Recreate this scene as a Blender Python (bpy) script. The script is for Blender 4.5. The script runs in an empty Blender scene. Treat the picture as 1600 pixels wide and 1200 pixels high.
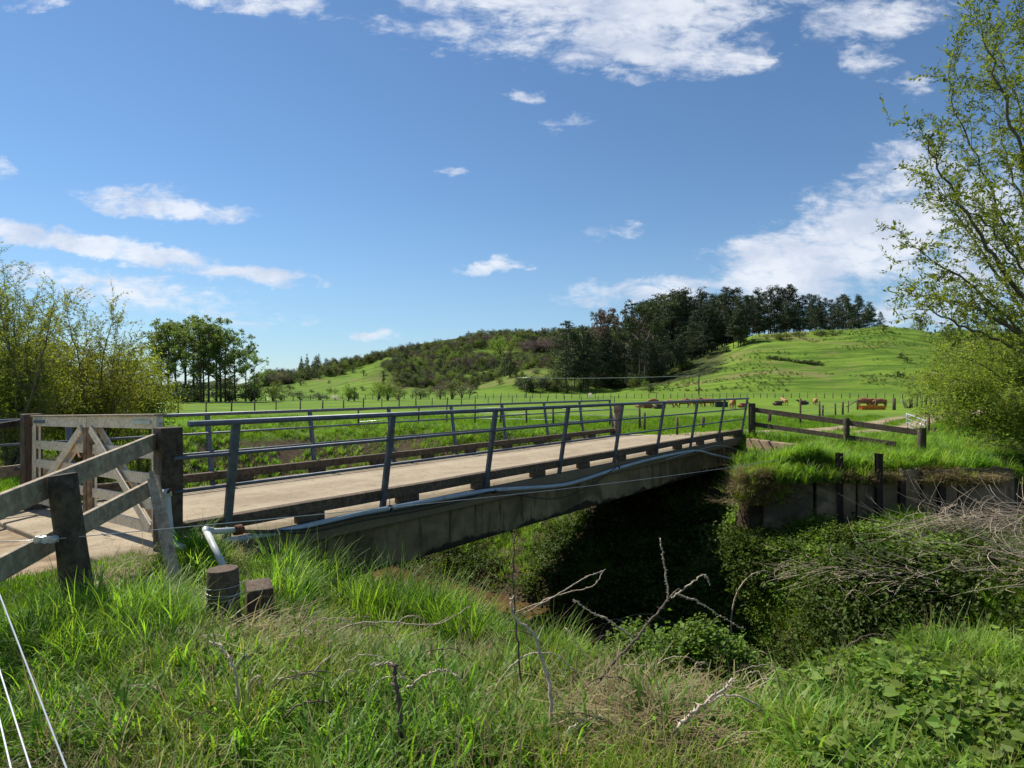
import bpy, bmesh, math, random
import numpy as np
from mathutils import Vector, Matrix, noise as mnoise
R = math.radians
random.seed(7); RNG = np.random.default_rng(11)
scene = bpy.context.scene
C = scene.collection

# ------------------------------------------------------------------ camera, sky, sun, exposure
EYE = 1.77; F = 960.0
cam_d = bpy.data.cameras.new('camera'); cam = bpy.data.objects.new('camera', cam_d); C.objects.link(cam)
cam.location = (0, 0, EYE); cam.rotation_euler = (R(90), 0, 0)
cam_d.sensor_width = 36; cam_d.lens = 36 * F / 1600; cam_d.shift_y = 5 / 1600
cam_d.clip_start = 0.05; cam_d.clip_end = 6000
scene.camera = cam
scene.view_settings.view_transform = 'Standard'; scene.view_settings.look = 'None'
scene.view_settings.exposure = 0.45;
scene.cycles.max_bounces = 6; scene.cycles.diffuse_bounces = 3; scene.cycles.glossy_bounces = 2; scene.cycles.transmission_bounces = 3
scene.view_settings.gamma = 1
SUN_EL = R(50); SUN_DIR = Vector((-0.80, 0.60, 0)).normalized()      # towards the sun, horizontally
sd = bpy.data.lights.new('sun', 'SUN'); sd.energy = 5.0; sd.angle = R(0.53); sd.color = (1, 0.95, 0.86)
sun = bpy.data.objects.new('sun', sd); C.objects.link(sun)
sv = Vector((SUN_DIR.x * math.cos(SUN_EL), SUN_DIR.y * math.cos(SUN_EL), math.sin(SUN_EL)))
sun.rotation_euler = sv.to_track_quat('Z', 'Y').to_euler(); sun.location = sv * 50

world = bpy.data.worlds.new('World'); scene.world = world; world.use_nodes = True
wt = world.node_tree; wt.nodes.clear()
class NT:
    """tiny expression helper over a node tree"""
    def __init__(s, t): s.t = t
    def n(s, ty, **k):
        o = s.t.nodes.new(ty)
        for a, b in k.items(): setattr(o, a, b)
        return o
    def put(s, sock, v):
        if isinstance(v, bpy.types.NodeSocket): s.t.links.new(v, sock)
        elif v is not None: sock.default_value = v
    def m(s, op, a, b=None, c=None, clamp=False):
        o = s.n('ShaderNodeMath', operation=op, use_clamp=clamp)
        for i, v in enumerate((a, b, c)):
            if v is not None: s.put(o.inputs[i], v)
        return o.outputs[0]
    def mix(s, f, a, b, mode='MIX'):
        o = s.n('ShaderNodeMix', data_type='RGBA', blend_type=mode)
        s.put(o.inputs[0], f); s.put(o.inputs[6], a if not isinstance(a, tuple) else (*a[:3], 1)); s.put(o.inputs[7], b if not isinstance(b, tuple) else (*b[:3], 1))
        return o.outputs[2]
    def noise(s, vec, scale, detail=4, rough=0.55, dist=0.0, dim='3D'):
        o = s.n('ShaderNodeTexNoise', noise_dimensions=dim)
        if vec is not None: s.t.links.new(vec, o.inputs['Vector'])
        o.inputs['Scale'].default_value = scale; o.inputs['Detail'].default_value = detail
        o.inputs['Roughness'].default_value = rough; o.inputs['Distortion'].default_value = dist
        return o.outputs[0]
    def ramp(s, v, lo, hi, a=0.0, b=1.0):
        o = s.n('ShaderNodeMapRange', interpolation_type='SMOOTHSTEP')
        s.put(o.inputs[0], v); o.inputs[1].default_value = lo; o.inputs[2].default_value = hi
        o.inputs[3].default_value = a; o.inputs[4].default_value = b
        return o.outputs[0]
    def scale(s, vec, sc, loc=(0, 0, 0)):
        o = s.n('ShaderNodeMapping'); s.t.links.new(vec, o.inputs[0]); o.inputs['Scale'].default_value = sc; o.inputs['Location'].default_value = loc
        return o.outputs[0]
W = NT(wt)
sky = W.n('ShaderNodeTexSky', sky_type='NISHITA', sun_disc=False, sun_elevation=SUN_EL, sun_rotation=math.atan2(SUN_DIR.x, SUN_DIR.y))
sky.air_density = 1.0; sky.dust_density = 0.02; sky.ozone_density = 3.0; sky.altitude = 50
geo = W.n('ShaderNodeTexCoord').outputs['Generated']
sx = W.n('ShaderNodeSeparateXYZ'); wt.links.new(geo, sx.inputs[0])
dx, dy, dz = sx.outputs
dyc = W.m('MAXIMUM', dy, 0.05)
U = W.m('MULTIPLY_ADD', W.m('DIVIDE', dx, dyc), 9.6, 8.0)            # direction, in hundreds
V = W.m('MULTIPLY_ADD', W.m('DIVIDE', dz, dyc), -9.6, 6.05)
U0, V0 = U, V
cmb = W.n('ShaderNodeCombineXYZ'); wt.links.new(U, cmb.inputs[0]); wt.links.new(V, cmb.inputs[1])
puv = cmb.outputs[0]
nz1 = W.noise(W.scale(puv, (0.8, 1.7, 1)), 2.2, 9, 0.66, 0.3)
nz2 = W.noise(W.scale(puv, (0.35, 1.8, 1), (3, 7, 2)), 1.1, 6, 0.62, 0.5)
def warp(sc, amp, off, base):
    return W.m('MULTIPLY_ADD', W.m('SUBTRACT', W.noise(W.scale(puv, (.8, 1.3, 1), off), sc, 5, .62), .5), amp, base)
U = warp(1.3, 1.5, (3, 1, 0), warp(.5, 1.2, (9, 4, 2), U0)); V = warp(1.6, .55, (6, 8, 5), V0)
CLOUDS = [  # direction centre, half size, tilt, weight
 (9.4, -0.1, 4.0, 1.0, 3, 1.7), (9.9, 0.6, 2.7, 0.75, 4, 1.45), (7.2, 0.55, 1.9, 0.45, 8, 1.1), (11.4, 0.95, 0.95, 0.28, 0, 1.3),
 (4.1, 0.05, 1.8, 0.25, 5, 1.2), (0.5, 0.05, 1.0, 0.2, 0, 1.0), (13.6, 0.3, 1.7, 0.5, -6, 1.15), (13.6, 0.95, 0.5, 0.45, 20, .95),
 (2.6, 3.2, 1.7, 0.34, 7, 1.6), (1.4, 3.82, 2.9, 0.24, 9, 1.7), (4.0, 4.3, 1.5, 0.2, 3, 1.6), (1.7, 4.5, 3.0, 0.36, 6, 1.3),
 (3.9, 5.0, 1.1, 0.22, 3, 0.7), (5.7, 5.22, 0.5, 0.12, 4, 1.0), (0.15, 2.6, 0.35, 0.3, 0, 1.0), (8.25, 1.52, 0.45, 0.22, 12, 1.1),
 (7.6, 4.18, 0.75, 0.16, -12, 1.25), (9.8, 3.6, 0.6, 0.16, 0, 1.0), (7.0, 2.7, 0.35, 0.12, 0, 0.9), (8.8, 1.9, 0.5, 0.2, 0, 0.6),
 (13.5, 3.7, 2.4, 1.05, -22, 1.75), (12.4, 4.15, 2.1, 0.85, -14, 1.65), (10.8, 4.5, 2.9, 0.34, -4, 1.4), (14.3, 2.8, 1.3, .8, -30, 1.35),
 (15.5, 3.6, 1.8, 1.8, 0, 1.3), (15.0, 4.6, 3.0, .8, 0, 1.1), (10.6, 0.3, 5.0, 0.4, 0, 0.35), (14.3,1.35,.6,.3,30,.8)]
tot = None
for cx, cy, rx, ry, ang, wgt in CLOUDS:
    ca, sa = math.cos(R(ang)), math.sin(R(ang))
    a = W.m('MULTIPLY_ADD', U, ca / rx, W.m('MULTIPLY_ADD', V, sa / rx, -(cx * ca + cy * sa) / rx))
    b = W.m('MULTIPLY_ADD', U, -sa / ry, W.m('MULTIPLY_ADD', V, ca / ry, -(-cx * sa + cy * ca) / ry))
    r2 = W.m('ADD', W.m('MULTIPLY', a, a), W.m('MULTIPLY', b, b))
    v = W.m('MULTIPLY', W.m('SUBTRACT', 1.0, r2, clamp=True), wgt)
    tot = v if tot is None else W.m('MAXIMUM', tot, v)
nm = W.m('ADD', W.m('MULTIPLY', nz1, 0.65), W.m('MULTIPLY', nz2, 0.35))
dens = W.ramp(W.m('ADD', W.m('MULTIPLY', tot, 0.62), W.m('MULTIPLY', W.m('SUBTRACT', nm, 0.5), 3.0)), 0.2, 1.0)
dens = W.m('MULTIPLY', dens, W.ramp(tot, 0.0, 0.35))
front = W.ramp(dy, 0.06, 0.2)
dens = W.m('MULTIPLY', dens, front)
# a scatter of cloud for the rest of the sky
pn = W.noise(W.scale(geo, (1.2, 1.2, 3.5)), 2.2, 6, 0.6, 0.3)
back = W.m('MULTIPLY', W.ramp(pn, 0.52, 0.7), W.m('SUBTRACT', 1.0, front))
dens = W.m('MAXIMUM', dens, W.m('MULTIPLY', back, W.ramp(dz, 0.02, 0.2)))
veil = W.m('MULTIPLY', W.ramp(dz, 0.0, 0.30, 0.38, 0.0), 1.0)        # pale band low in the sky
shade = W.noise(W.scale(puv, (0.5, 0.9, 1), (5, 1, 0)), 1.6, 5, 0.6)
cl_lo, cl_hi = (6.6, 7.2, 8.6), (9.3, 9.6, 10.2)
ccol = W.mix(W.ramp(shade, 0.35, 0.62), cl_lo, cl_hi)
tint = W.mix(1.0, sky.outputs[0], (0.91, 1.08, 1.18), 'MULTIPLY')
base = W.mix(veil, tint, (3.4, 5.1, 7.3))
skyc = W.mix(W.m('MULTIPLY', dens, 0.84), base, ccol)
bg = W.n('ShaderNodeBackground'); wt.links.new(skyc, bg.inputs[0]); bg.inputs[1].default_value = 0.073
wo = W.n('ShaderNodeOutputWorld'); wt.links.new(bg.outputs[0], wo.inputs[0])

# ------------------------------------------------------------------ axes of the place
TH = math.atan(750 / 960); ST, CT = math.sin(TH), math.cos(TH)
def tq(t, q, z=0.0): return Vector((t * ST + q * CT, t * CT - q * ST, z))    # t along the bridge, q across it
def P(px, py, Z): return Vector(((px - 800) / F * Z, Z, EYE - (py - 605) / F * Z))

# ------------------------------------------------------------------ numpy noise and terrain
_perm = np.random.default_rng(3).random((256, 256))
def vnoise(x, y):
    x = np.asarray(x, float); y = np.asarray(y, float)
    xi = np.floor(x).astype(int); yi = np.floor(y).astype(int); fx = x - xi; fy = y - yi
    fx = fx * fx * (3 - 2 * fx); fy = fy * fy * (3 - 2 * fy)
    a = _perm[xi & 255, yi & 255]; b = _perm[(xi + 1) & 255, yi & 255]; c = _perm[xi & 255, (yi + 1) & 255]; d = _perm[(xi + 1) & 255, (yi + 1) & 255]
    return (a * (1 - fx) + b * fx) * (1 - fy) + (c * (1 - fx) + d * fx) * fy
def fbm(x, y, o=4):
    s = 0; a = 0.5; tt = 0
    for i in range(o):
        s = s + a * vnoise(x * 2 ** i + 17.3 * i, y * 2 ** i - 9.1 * i); tt += a; a *= 0.5
    return s / tt
def sst(x, a, b):
    u = np.clip((x - a) / (b - a), 0, 1); return u * u * (3 - 2 * u)
WATER_Z = -4.2
def tcen(q): return np.interp(q, [-30, -7, -3.5, -1, 1, 20], [13.4, 13.0, 12.0, 10.6, 9.8, 9.4])
def hfun(X, Y):
    X = np.asarray(X, float); Y = np.asarray(Y, float)
    t = X * ST + Y * CT; q = X * CT - Y * ST
    plain = -0.12 - 0.55 * sst(Y, 24, 62) + 0.10 * (fbm(X * .25, Y * .25, 3) - .5) * sst(np.hypot(X, Y), 6, 30)
    I = lambda ts, zs: np.interp(t, ts, zs)
    tc = tcen(q); dn = np.maximum(0, t - 7.0) / np.maximum(tc - .45 - 7.0, .5); drop = -2.7 * np.clip(dn, 0, 1.05) ** .9
    nA = I([3.3, 4.6, 6.4, 7.0], [-.04, -1.0, -2.1, -2.4]) + drop * .78
    nB = I([2.0, 3.4, 5.0, 6.4, 7.0], [-.08, -.42, -1.12, -2.05, -2.5]) + drop * .75
    nC = I([2.4, 4.0, 5.2, 6.4, 7.0], [-.12, -.46, -.98, -1.85, -2.4]) + drop * .77
    nD = I([3.0, 5.6, 6.6, 7.3], [-.2, -.28, -.55, -1.5]) + drop * 1.1
    near = np.where(q < -6.6, nA, 0)
    near = nA + (nB - nA) * sst(q, -6.9, -5.0)
    near = near + (nC - near) * sst(q, -4.0, -2.2)
    near = near + (nD - near) * sst(q, -1.9, -0.2)
    uu = t - tc; J = lambda us, zs: np.interp(uu, us, zs)
    f1 = J([.3, 1.2, 5.0, 7.2, 8.4, 8.9, 9.3], [-4.5, -3.7, -2.7, -1.7, -1.15, -.9, -.16])
    f0 = J([.3, 1.2, 3.6, 5.2, 6.8], [-4.5, -3.5, -2.6, -1.2, -.2])
    wy = 15.25 - .13 * (X - 6)
    low = J([.7, 1.4, 2.3, 3.8], [-4.5, -3.3, -2.2, -1.7]) + .8 * np.exp(-((X - 6.2) ** 2 / 1.6 + (Y - 11.2) ** 2 / .9)) + .5 * sst(X, 7.0, 9) * (1 - sst(Y, 11.5, 13.8)) * sst(uu, 2, 4)
    up = -.24 + .16 * sst(Y, 15.5, 20)
    hasw = sst(X, 5.2, 5.9) * (1 - sst(X, 11.9, 12.4))
    step = np.where(Y > wy, 1.0, 0.0) * hasw + (1 - hasw) * sst(Y, 13.2, 16.4)
    f2 = low + (up - low) * step
    far = f0 + (f1 - f0) * sst(q, -14.5, -12.8)
    far = far + (f2 - far) * sst(q, -6.2, -4.2)
    m = np.where(t < tc, near, far)
    # beyond the banks everything is the plain
    bank = np.where(t < tc, np.minimum(near, plain + .1), far)
    hgt = bank + (plain - bank) * sst(t, 22.3, 26) 
    hgt = hgt + (plain - hgt) * (1 - sst(t, -6, -1))
    wig = sst(t, 1.0, 4.0) * (1 - sst(t, 19, 23))
    hgt = hgt + wig * (0.26 + .3 * sst(q, -6.5, -5)) * (fbm(X * 1.25, Y * 1.25, 3) - .5) * (1 - 0.6 * sst(hgt, -.3, -.05))
    hgt = hgt + 0.05 * (fbm(X * 3, Y * 3, 2) - .5) * sst(np.abs(q + 9.7), 3.0, 4.0)
    # keep the ground below the deck and its approaches
    on = (1 - sst(np.abs(q + 9.6), 2.9, 3.4)) * (1 - sst(t, 26, 30)) * sst(t, -2, 0)
    lim = -.06 + .03 * np.minimum(0, q + 7)
    hgt = np.where(on > .2, np.minimum(hgt, lim), hgt)
    # stream fades out far away
    fadeq = np.maximum(sst(np.abs(q + 5), 45, 70), sst(-q, 20, 30))
    hgt = hgt + (plain - hgt) * fadeq
    # hills
    Yp = np.maximum(Y, 1.0); u = 800 + F * X / Yp
    sel = sst(Y, 60, 100)
    yA = np.interp(u, [900, 960, 1030, 1100, 1180, 1280, 1380, 1440, 1520, 1700, 2100], [617, 613, 590, 562, 531, 525, 516, 523, 540, 560, 575])
    topA = (617 - yA) * 260 / F + 0.5
    topA = np.where(yA > 615, 0, topA)
    rA = sst(Yp, 150, 262) * (1 - .35 * sst(Yp, 300, 420))
    hA = topA * (0.88 * rA + 0.12 * sst(Yp, 145, 170))
    hA = hA + sst(topA, 1, 8) * rA * (1 - rA) * 9 * (fbm(X * .022 + 3, Y * .022, 4) - .5) 
    hA = hA + sst(topA, 1, 8) * 2.6 * (fbm(X * .05, Y * .13, 3) - .5) * sst(Yp, 150, 180)
    yB = np.interp(u, [300, 400, 470, 500, 560, 600, 650, 700, 735, 790, 850, 950, 1100, 1300, 1500, 1800], [612, 590, 575, 566, 561, 547, 535, 527, 522, 523, 522, 518, 525, 535, 512, 530])
    topB = (620 - yB) * 450 / F - 6.5 * (yB < 600)
    rB = sst(Yp, 215, 455)
    hB = topB * (rB ** 1.15) + rB * (1 - rB) * 26 * (fbm(X * .011 + 9, Y * .011, 4) - .5) * sst(topB, 3, 20)
    # a nearer spur of the scrubby hill
    uS = np.exp(-((u - 600) / 75) ** 2); hS = uS * 10 * sst(Yp, 205, 260) * (1 - sst(Yp, 270, 340)) * .9
    uT = np.exp(-((u - 850) / 90) ** 2); hT = uT * 9 * sst(Yp, 190, 245) * (1 - sst(Yp, 260, 330))
    hill = np.maximum(hA, np.maximum(hB, 0) + hS + hT)
    hgt = hgt + sel * hill
    return hgt
def H(x, y): return float(hfun(np.array([x]), np.array([y]))[0])
def hit(px, py, y0=1.5, y1=700):
    """the ground point seen at px, py"""
    Y = np.concatenate([np.arange(y0, 40, .03), np.arange(40, y1, .5)])
    X = (px - 800) / F * Y; z = EYE - (py - 605) / F * Y
    h = hfun(X, Y); k = np.where(z <= h)[0]
    i = k[0] if len(k) else len(Y) - 1
    return Vector((float(X[i]), float(Y[i]), float(h[i])))
def track_mask(X, Y):
    t = X * ST + Y * CT; q = X * CT - Y * ST
    n = (fbm(X * .9, Y * .9, 3) - .5) * 1.1
    a = (1 - sst(np.abs(q + 9.9 + .25 * np.minimum(0, t - 2.6)) + n * .6, 2.3, 2.75)) * (1 - sst(t, 3.4, 3.8))
    pts = [(6.6, 23.2), (9.5, 25.0), (13.2, 25.6), (19.2, 31.2), (30.5, 46), (52, 66), (95, 96)]
    d = np.full(np.shape(X), 1e9)
    for (x0, y0), (x1, y1) in zip(pts[:-1], pts[1:]):
        L2 = (x1 - x0) ** 2 + (y1 - y0) ** 2
        s = np.clip(((X - x0) * (x1 - x0) + (Y - y0) * (y1 - y0)) / L2, 0, 1)
        d = np.minimum(d, np.hypot(X - x0 - s * (x1 - x0), Y - y0 - s * (y1 - y0)))
    rut = (1 - sst(np.abs(d - 1.0) + n * .35, .5, .85)) 
    return np.clip(a + rut * (t > 22), 0, 1)

# ------------------------------------------------------------------ object helpers
def tag(o, label=None, cat=None, group=None, kind=None):
    if label: o['label'] = label
    if cat: o['category'] = cat
    if group: o['group'] = group
    if kind: o['kind'] = kind
    return o
def thing(name, label, cat, loc=(0, 0, 0), group=None):
    o = bpy.data.objects.new(name, None); C.objects.link(o); o.location = loc; o.empty_display_size = .2
    return tag(o, label, cat, group)
def frame_for(d, up=Vector((0, 0, 1))):
    d = d.normalized()
    if abs(d.dot(up)) > .995: up = Vector((1, 0, 0))
    s = d.cross(up).normalized(); u = s.cross(d).normalized()
    return s, u
class MB:
    def __init__(s): s.v = []; s.f = []; s.sm = []
    def box(s, c, sx, sy, sz, rot=None):
        c = Vector(c); M = rot or Matrix.Identity(3); n = len(s.v)
        for k in range(8):
            s.v.append(c + M @ Vector(((sx / 2) * (1 if k & 1 else -1), (sy / 2) * (1 if k & 2 else -1), (sz / 2) * (1 if k & 4 else -1))))
        for f in ((0, 2, 3, 1), (4, 5, 7, 6), (0, 1, 5, 4), (2, 6, 7, 3), (0, 4, 6, 2), (1, 3, 7, 5)):
            s.f.append([n + i for i in f]); s.sm.append(False)
        return s
    def bar(s, a, b, w, h, up=Vector((0, 0, 1)), seg=1, wob=0.0):
        """rectangular bar from a to b: w sideways, h along up; slight wander makes it weathered"""
        a = Vector(a); b = Vector(b); S, Uu = frame_for(b - a, Vector(up)); n = len(s.v)
        for i in range(seg + 1):
            p = a.lerp(b, i / seg); o = S * random.uniform(-wob, wob) + Uu * random.uniform(-wob, wob)
            ww = w * (1 + random.uniform(-wob, wob) * 3); hh = h * (1 + random.uniform(-wob, wob) * 3)
            for (x, y) in ((-1, -1), (1, -1), (1, 1), (-1, 1)): s.v.append(p + o + S * x * ww / 2 + Uu * y * hh / 2)
        for i in range(seg):
            for k in range(4):
                k2 = (k + 1) % 4; s.f.append([n + i * 4 + k, n + i * 4 + k2, n + i * 4 + 4 + k2, n + i * 4 + 4 + k]); s.sm.append(False)
        s.f.append([n + 3, n + 2, n + 1, n]); m = n + seg * 4; s.f.append([m, m + 1, m + 2, m + 3]); s.sm += [False, False]
        return s
    def tube(s, pts, r, n=8, cap=True, rough=0.0):
        pts = [Vector(p) for p in pts]; m = len(pts)
        rs = r if isinstance(r, (list, tuple)) else [r] * m
        base = len(s.v); up = Vector((0, 0, 1)); S = None
        for i, p in enumerate(pts):
            d = (pts[min(i + 1, m - 1)] - pts[max(i - 1, 0)])
            if d.length < 1e-9: d = Vector((0, 0, 1))
            d.normalize()
            if S is None: S, Uu = frame_for(d)
            else:
                S = (S - d * S.dot(d)); 
                if S.length < 1e-6: S, _ = frame_for(d)
                S.normalize()
            Uu = d.cross(S)
            for k in range(n):
                an = 2 * math.pi * k / n; rr = rs[i] * (1 + random.uniform(-rough, rough))
                s.v.append(p + (S * math.cos(an) + Uu * math.sin(an)) * rr)
        for i in range(m - 1):
            for k in range(n):
                k2 = (k + 1) % n
                s.f.append([base + i * n + k, base + i * n + k2, base + (i + 1) * n + k2, base + (i + 1) * n + k]); s.sm.append(True)
        if cap:
            s.f.append([base + k for k in range(n)][::-1]); s.f.append([base + (m - 1) * n + k for k in range(n)]); s.sm += [False, False]
        return s
    def prism(s, poly, off):
        """polygon (3D points) pushed along off"""
        n = len(s.v); k = len(poly); off = Vector(off)
        s.v += [Vector(p) for p in poly] + [Vector(p) + off for p in poly]
        s.f.append([n + i for i in range(k)][::-1]); s.f.append([n + k + i for i in range(k)]); s.sm += [False, False]
        for i in range(k):
            j = (i + 1) % k; s.f.append([n + i, n + j, n + k + j, n + k + i]); s.sm.append(False)
        return s
    def build(s, name, mat, parent=None, bevel=0.0, origin=None):
        me = bpy.data.meshes.new(name)
        org = Vector(origin) if origin is not None else (Vector(parent.matrix_basis.translation) if parent is not None else Vector((0, 0, 0)))
        if parent is not None and parent.parent is not None: org = org + Vector(parent.parent.matrix_basis.translation)
        if parent is not None: o_loc = Vector((0, 0, 0))
        else: o_loc = org
        me.from_pydata([tuple(v - org) for v in s.v], [], s.f)
        me.polygons.foreach_set('use_smooth', s.sm); me.update()
        bm = bmesh.new(); bm.from_mesh(me); bmesh.ops.recalc_face_normals(bm, faces=bm.faces); bm.to_mesh(me); bm.free()
        me.materials.append(mat)
        o = bpy.data.objects.new(name, me); C.objects.link(o); o.location = o_loc
        if parent is not None: o.parent = parent
        if bevel:
            b = o.modifiers.new('bevel', 'BEVEL'); b.width = bevel; b.segments = 2; b.limit_method = 'ANGLE'
        return o
def np_mesh(name, verts, quads, mat, rnd=None, smooth=False):
    me = bpy.data.meshes.new(name); nv = len(verts); nf = len(quads); k = quads.shape[1]
    me.vertices.add(nv); me.vertices.foreach_set('co', np.ascontiguousarray(verts, dtype=np.float32).ravel())
    me.loops.add(nf * k); me.loops.foreach_set('vertex_index', np.ascontiguousarray(quads, dtype=np.int32).ravel())
    me.polygons.add(nf); me.polygons.foreach_set('loop_start', np.arange(0, nf * k, k, dtype=np.int32))
    me.polygons.foreach_set('use_smooth', np.full(nf, smooth))
    if rnd is not None:
        a = me.attributes.new('rnd', 'FLOAT', 'FACE'); a.data.foreach_set('value', np.asarray(rnd, np.float32))
    me.update(calc_edges=True); me.materials.append(mat)
    return me
def leaves(cen, nrm, size, aspect=2.0, tang=None, fold=0.0):
    """diamond leaves: centres, normals, lengths -> verts, quads"""
    N = len(cen); nrm = nrm / np.maximum(np.linalg.norm(nrm, axis=1, keepdims=True), 1e-6)
    if tang is None: tang = RNG.normal(size=(N, 3))
    tang = tang - nrm * (tang * nrm).sum(1, keepdims=True); tang /= np.maximum(np.linalg.norm(tang, axis=1, keepdims=True), 1e-6)
    bi = np.cross(nrm, tang); L = np.asarray(size).reshape(-1, 1) * .5; Wd = L / aspect
    v = np.empty((N, 4, 3)); v[:, 0] = cen - tang * L; v[:, 1] = cen + bi * Wd + nrm * fold * L - tang * L * .15; v[:, 2] = cen + tang * L; v[:, 3] = cen - bi * Wd + nrm * fold * L - tang * L * .15
    return v.reshape(-1, 3), np.arange(N * 4).reshape(N, 4)
def copy_thing(root, loc, rz=0.0, sc=(1, 1, 1), label=None, group=None):
    r = root.copy(); C.objects.link(r); r.location = loc; r.rotation_euler = (0, 0, rz); r.scale = sc
    if label: r['label'] = label
    if group: r['group'] = group
    for ch in list(root.children):
        c = ch.copy(); C.objects.link(c); c.parent = r
        for g in list(ch.children):
            d = g.copy(); C.objects.link(d); d.parent = c
    return r

# ------------------------------------------------------------------ materials
def new_mat(name):
    m = bpy.data.materials.new(name); m.use_nodes = True; t = m.node_tree; t.nodes.clear()
    N = NT(t); out = N.n('ShaderNodeOutputMaterial'); b = N.n('ShaderNodeBsdfPrincipled'); t.links.new(b.outputs[0], out.inputs[0])
    return m, N, b, out
def bump(N, b, h, st=0.5, dist=0.01):
    bn = N.n('ShaderNodeBump'); bn.inputs['Strength'].default_value = st; bn.inputs['Distance'].default_value = dist
    N.t.links.new(h, bn.inputs['Height']); N.t.links.new(bn.outputs[0], b.inputs['Normal']); return bn
def obj_co(N): return N.n('ShaderNodeTexCoord').outputs['Object']
def wood(name, a, b_, lichen=None, gs=1.0, axis='any', rough=.85, crack=.5):
    m, N, b, o = new_mat(name); co = obj_co(N)
    oi = N.n('ShaderNodeObjectInfo').outputs['Random']
    g1 = N.noise(co, 3.0 * gs, 6, .65, 1.5); st = {'x': (1.2, 28, 28), 'y': (28, 1.2, 28), 'z': (28, 28, 1.2), 'any': (9, 9, 9)}[axis]
    g2 = N.noise(N.scale(co, st), 1.6 * gs, 5, .7, .3)
    col = N.mix(N.ramp(g2, .32, .68), a, b_)
    col = N.mix(N.ramp(g1, .45, .75, 0, .65), col, tuple(c * .45 for c in a))
    if lichen: 
        l = N.noise(co, 14, 5, .7, .4); col = N.mix(N.ramp(l, .56, .66, 0, .8), col, lichen)
    N.put(b.inputs['Base Color'], col); b.inputs['Roughness'].default_value = rough
    b.inputs['Specular IOR Level'].default_value = .25
    bump(N, b, g2, crack, .008)
    return m
def foliage(name, cols, trans=.45, scl=.5, rough=.6, spec=.25):
    """leaf material: per-face and slow spatial colour change, with light coming through"""
    m, N, b, out = new_mat(name); at = N.n('ShaderNodeAttribute', attribute_name='rnd').outputs['Fac']
    pos = N.n('ShaderNodeNewGeometry').outputs['Position']
    n = N.noise(pos, scl, 3, .6); oi = N.n('ShaderNodeObjectInfo').outputs['Random']
    f = N.m('ADD', N.m('MULTIPLY', at, .55), N.m('MULTIPLY', N.ramp(n, .3, .7), .45), clamp=True)
    rp = N.n('ShaderNodeValToRGB'); N.put(rp.inputs[0], f); e = rp.color_ramp.elements
    for i, c in enumerate(cols):
        p = i / (len(cols) - 1)
        if i == 0: e[0].position = 0; e[0].color = (*c, 1)
        elif i == len(cols) - 1: e[-1].position = 1; e[-1].color = (*c, 1)
        else:
            x = e.new(p); x.color = (*c, 1)
    hv = N.n('ShaderNodeHueSaturation'); N.t.links.new(rp.outputs[0], hv.inputs['Color'])
    N.put(hv.inputs['Value'], N.m('MULTIPLY_ADD', oi, .5, .75)); N.put(hv.inputs['Hue'], N.m('MULTIPLY_ADD', oi, .03, .485))
    N.put(b.inputs['Base Color'], hv.outputs[0]); b.inputs['Roughness'].default_value = rough; b.inputs['Specular IOR Level'].default_value = spec
    tr = N.n('ShaderNodeBsdfTranslucent'); h2 = N.n('ShaderNodeHueSaturation'); N.t.links.new(hv.outputs[0], h2.inputs['Color']); h2.inputs['Value'].default_value = 1.6; h2.inputs['Saturation'].default_value = 1.08
    N.t.links.new(h2.outputs[0], tr.inputs[0])
    mx = N.n('ShaderNodeMixShader'); mx.inputs[0].default_value = trans
    N.t.links.new(b.outputs[0], mx.inputs[1]); N.t.links.new(tr.outputs[0], mx.inputs[2]); N.t.links.new(mx.outputs[0], out.inputs[0])
    return m
def plain_mat(name, col, rough=.6, metal=0.0, var=.25, sc=8, bmp=.15, stain=None, spec=.4):
    m, N, b, o = new_mat(name); co = obj_co(N); n = N.noise(co, sc, 5, .65, .2)
    c = N.mix(N.ramp(n, .3, .7), tuple(x * (1 - var) for x in col), tuple(min(1, x * (1 + var)) for x in col))
    if stain:
        s = N.noise(co, sc * .35, 6, .7, 1.0); c = N.mix(N.ramp(s, .54, .66, 0, .85), c, stain)
    N.put(b.inputs['Base Color'], c); b.inputs['Roughness'].default_value = rough; b.inputs['Metallic'].default_value = metal; b.inputs['Specular IOR Level'].default_value = spec
    if bmp: bump(N, b, n, bmp, .006)
    return m
M = {}
M['wood_grey'] = wood('weathered grey timber', (.25, .20, .135), (.45, .365, .26), (.19, .195, .13), axis='any')
M['wood_dark'] = wood('dark treated timber', (.042, .031, .022), (.11, .084, .058), (.085, .085, .05))
M['wood_post'] = wood('brown post timber', (.06, .042, .028), (.15, .105, .07), (.13, .13, .09), axis='z')
M['wood_kerb'] = wood('kerb timber', (.065, .045, .03), (.16, .115, .075), (.10, .11, .04))
M['wood_light'] = wood('lichened batten', (.30, .225, .15), (.52, .42, .30), (.12, .11, .09))
M['paint_white'] = wood('flaking cream painted timber', (.60, .50, .36), (.78, .68, .52), (.30, .24, .16), rough=.7, crack=.25)
M['wood_brown'] = wood('bare brown timber', (.16, .10, .055), (.30, .20, .12), (.4, .36, .28))
M['metal'] = plain_mat('blue grey galvanised steel', (.105, .12, .15), .45, .35, .22, 12, .05, (.07, .07, .075))
M['rust'] = plain_mat('rusty steel', (.13, .05, .025), .85, .2, .4, 20, .4)
M['rust_dark'] = plain_mat('dark rusted rail steel', (.032, .02, .015), .8, .3, .4, 14, .3)
M['pvc'] = plain_mat('white plastic pipe', (.50, .51, .48), .35, 0, .06, 5, .03, (.36, .38, .33))
M['hose'] = plain_mat('grey blue alkathene pipe', (.34, .39, .42), .4, 0, .1, 4, .03, (.24, .27, .27))
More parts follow.
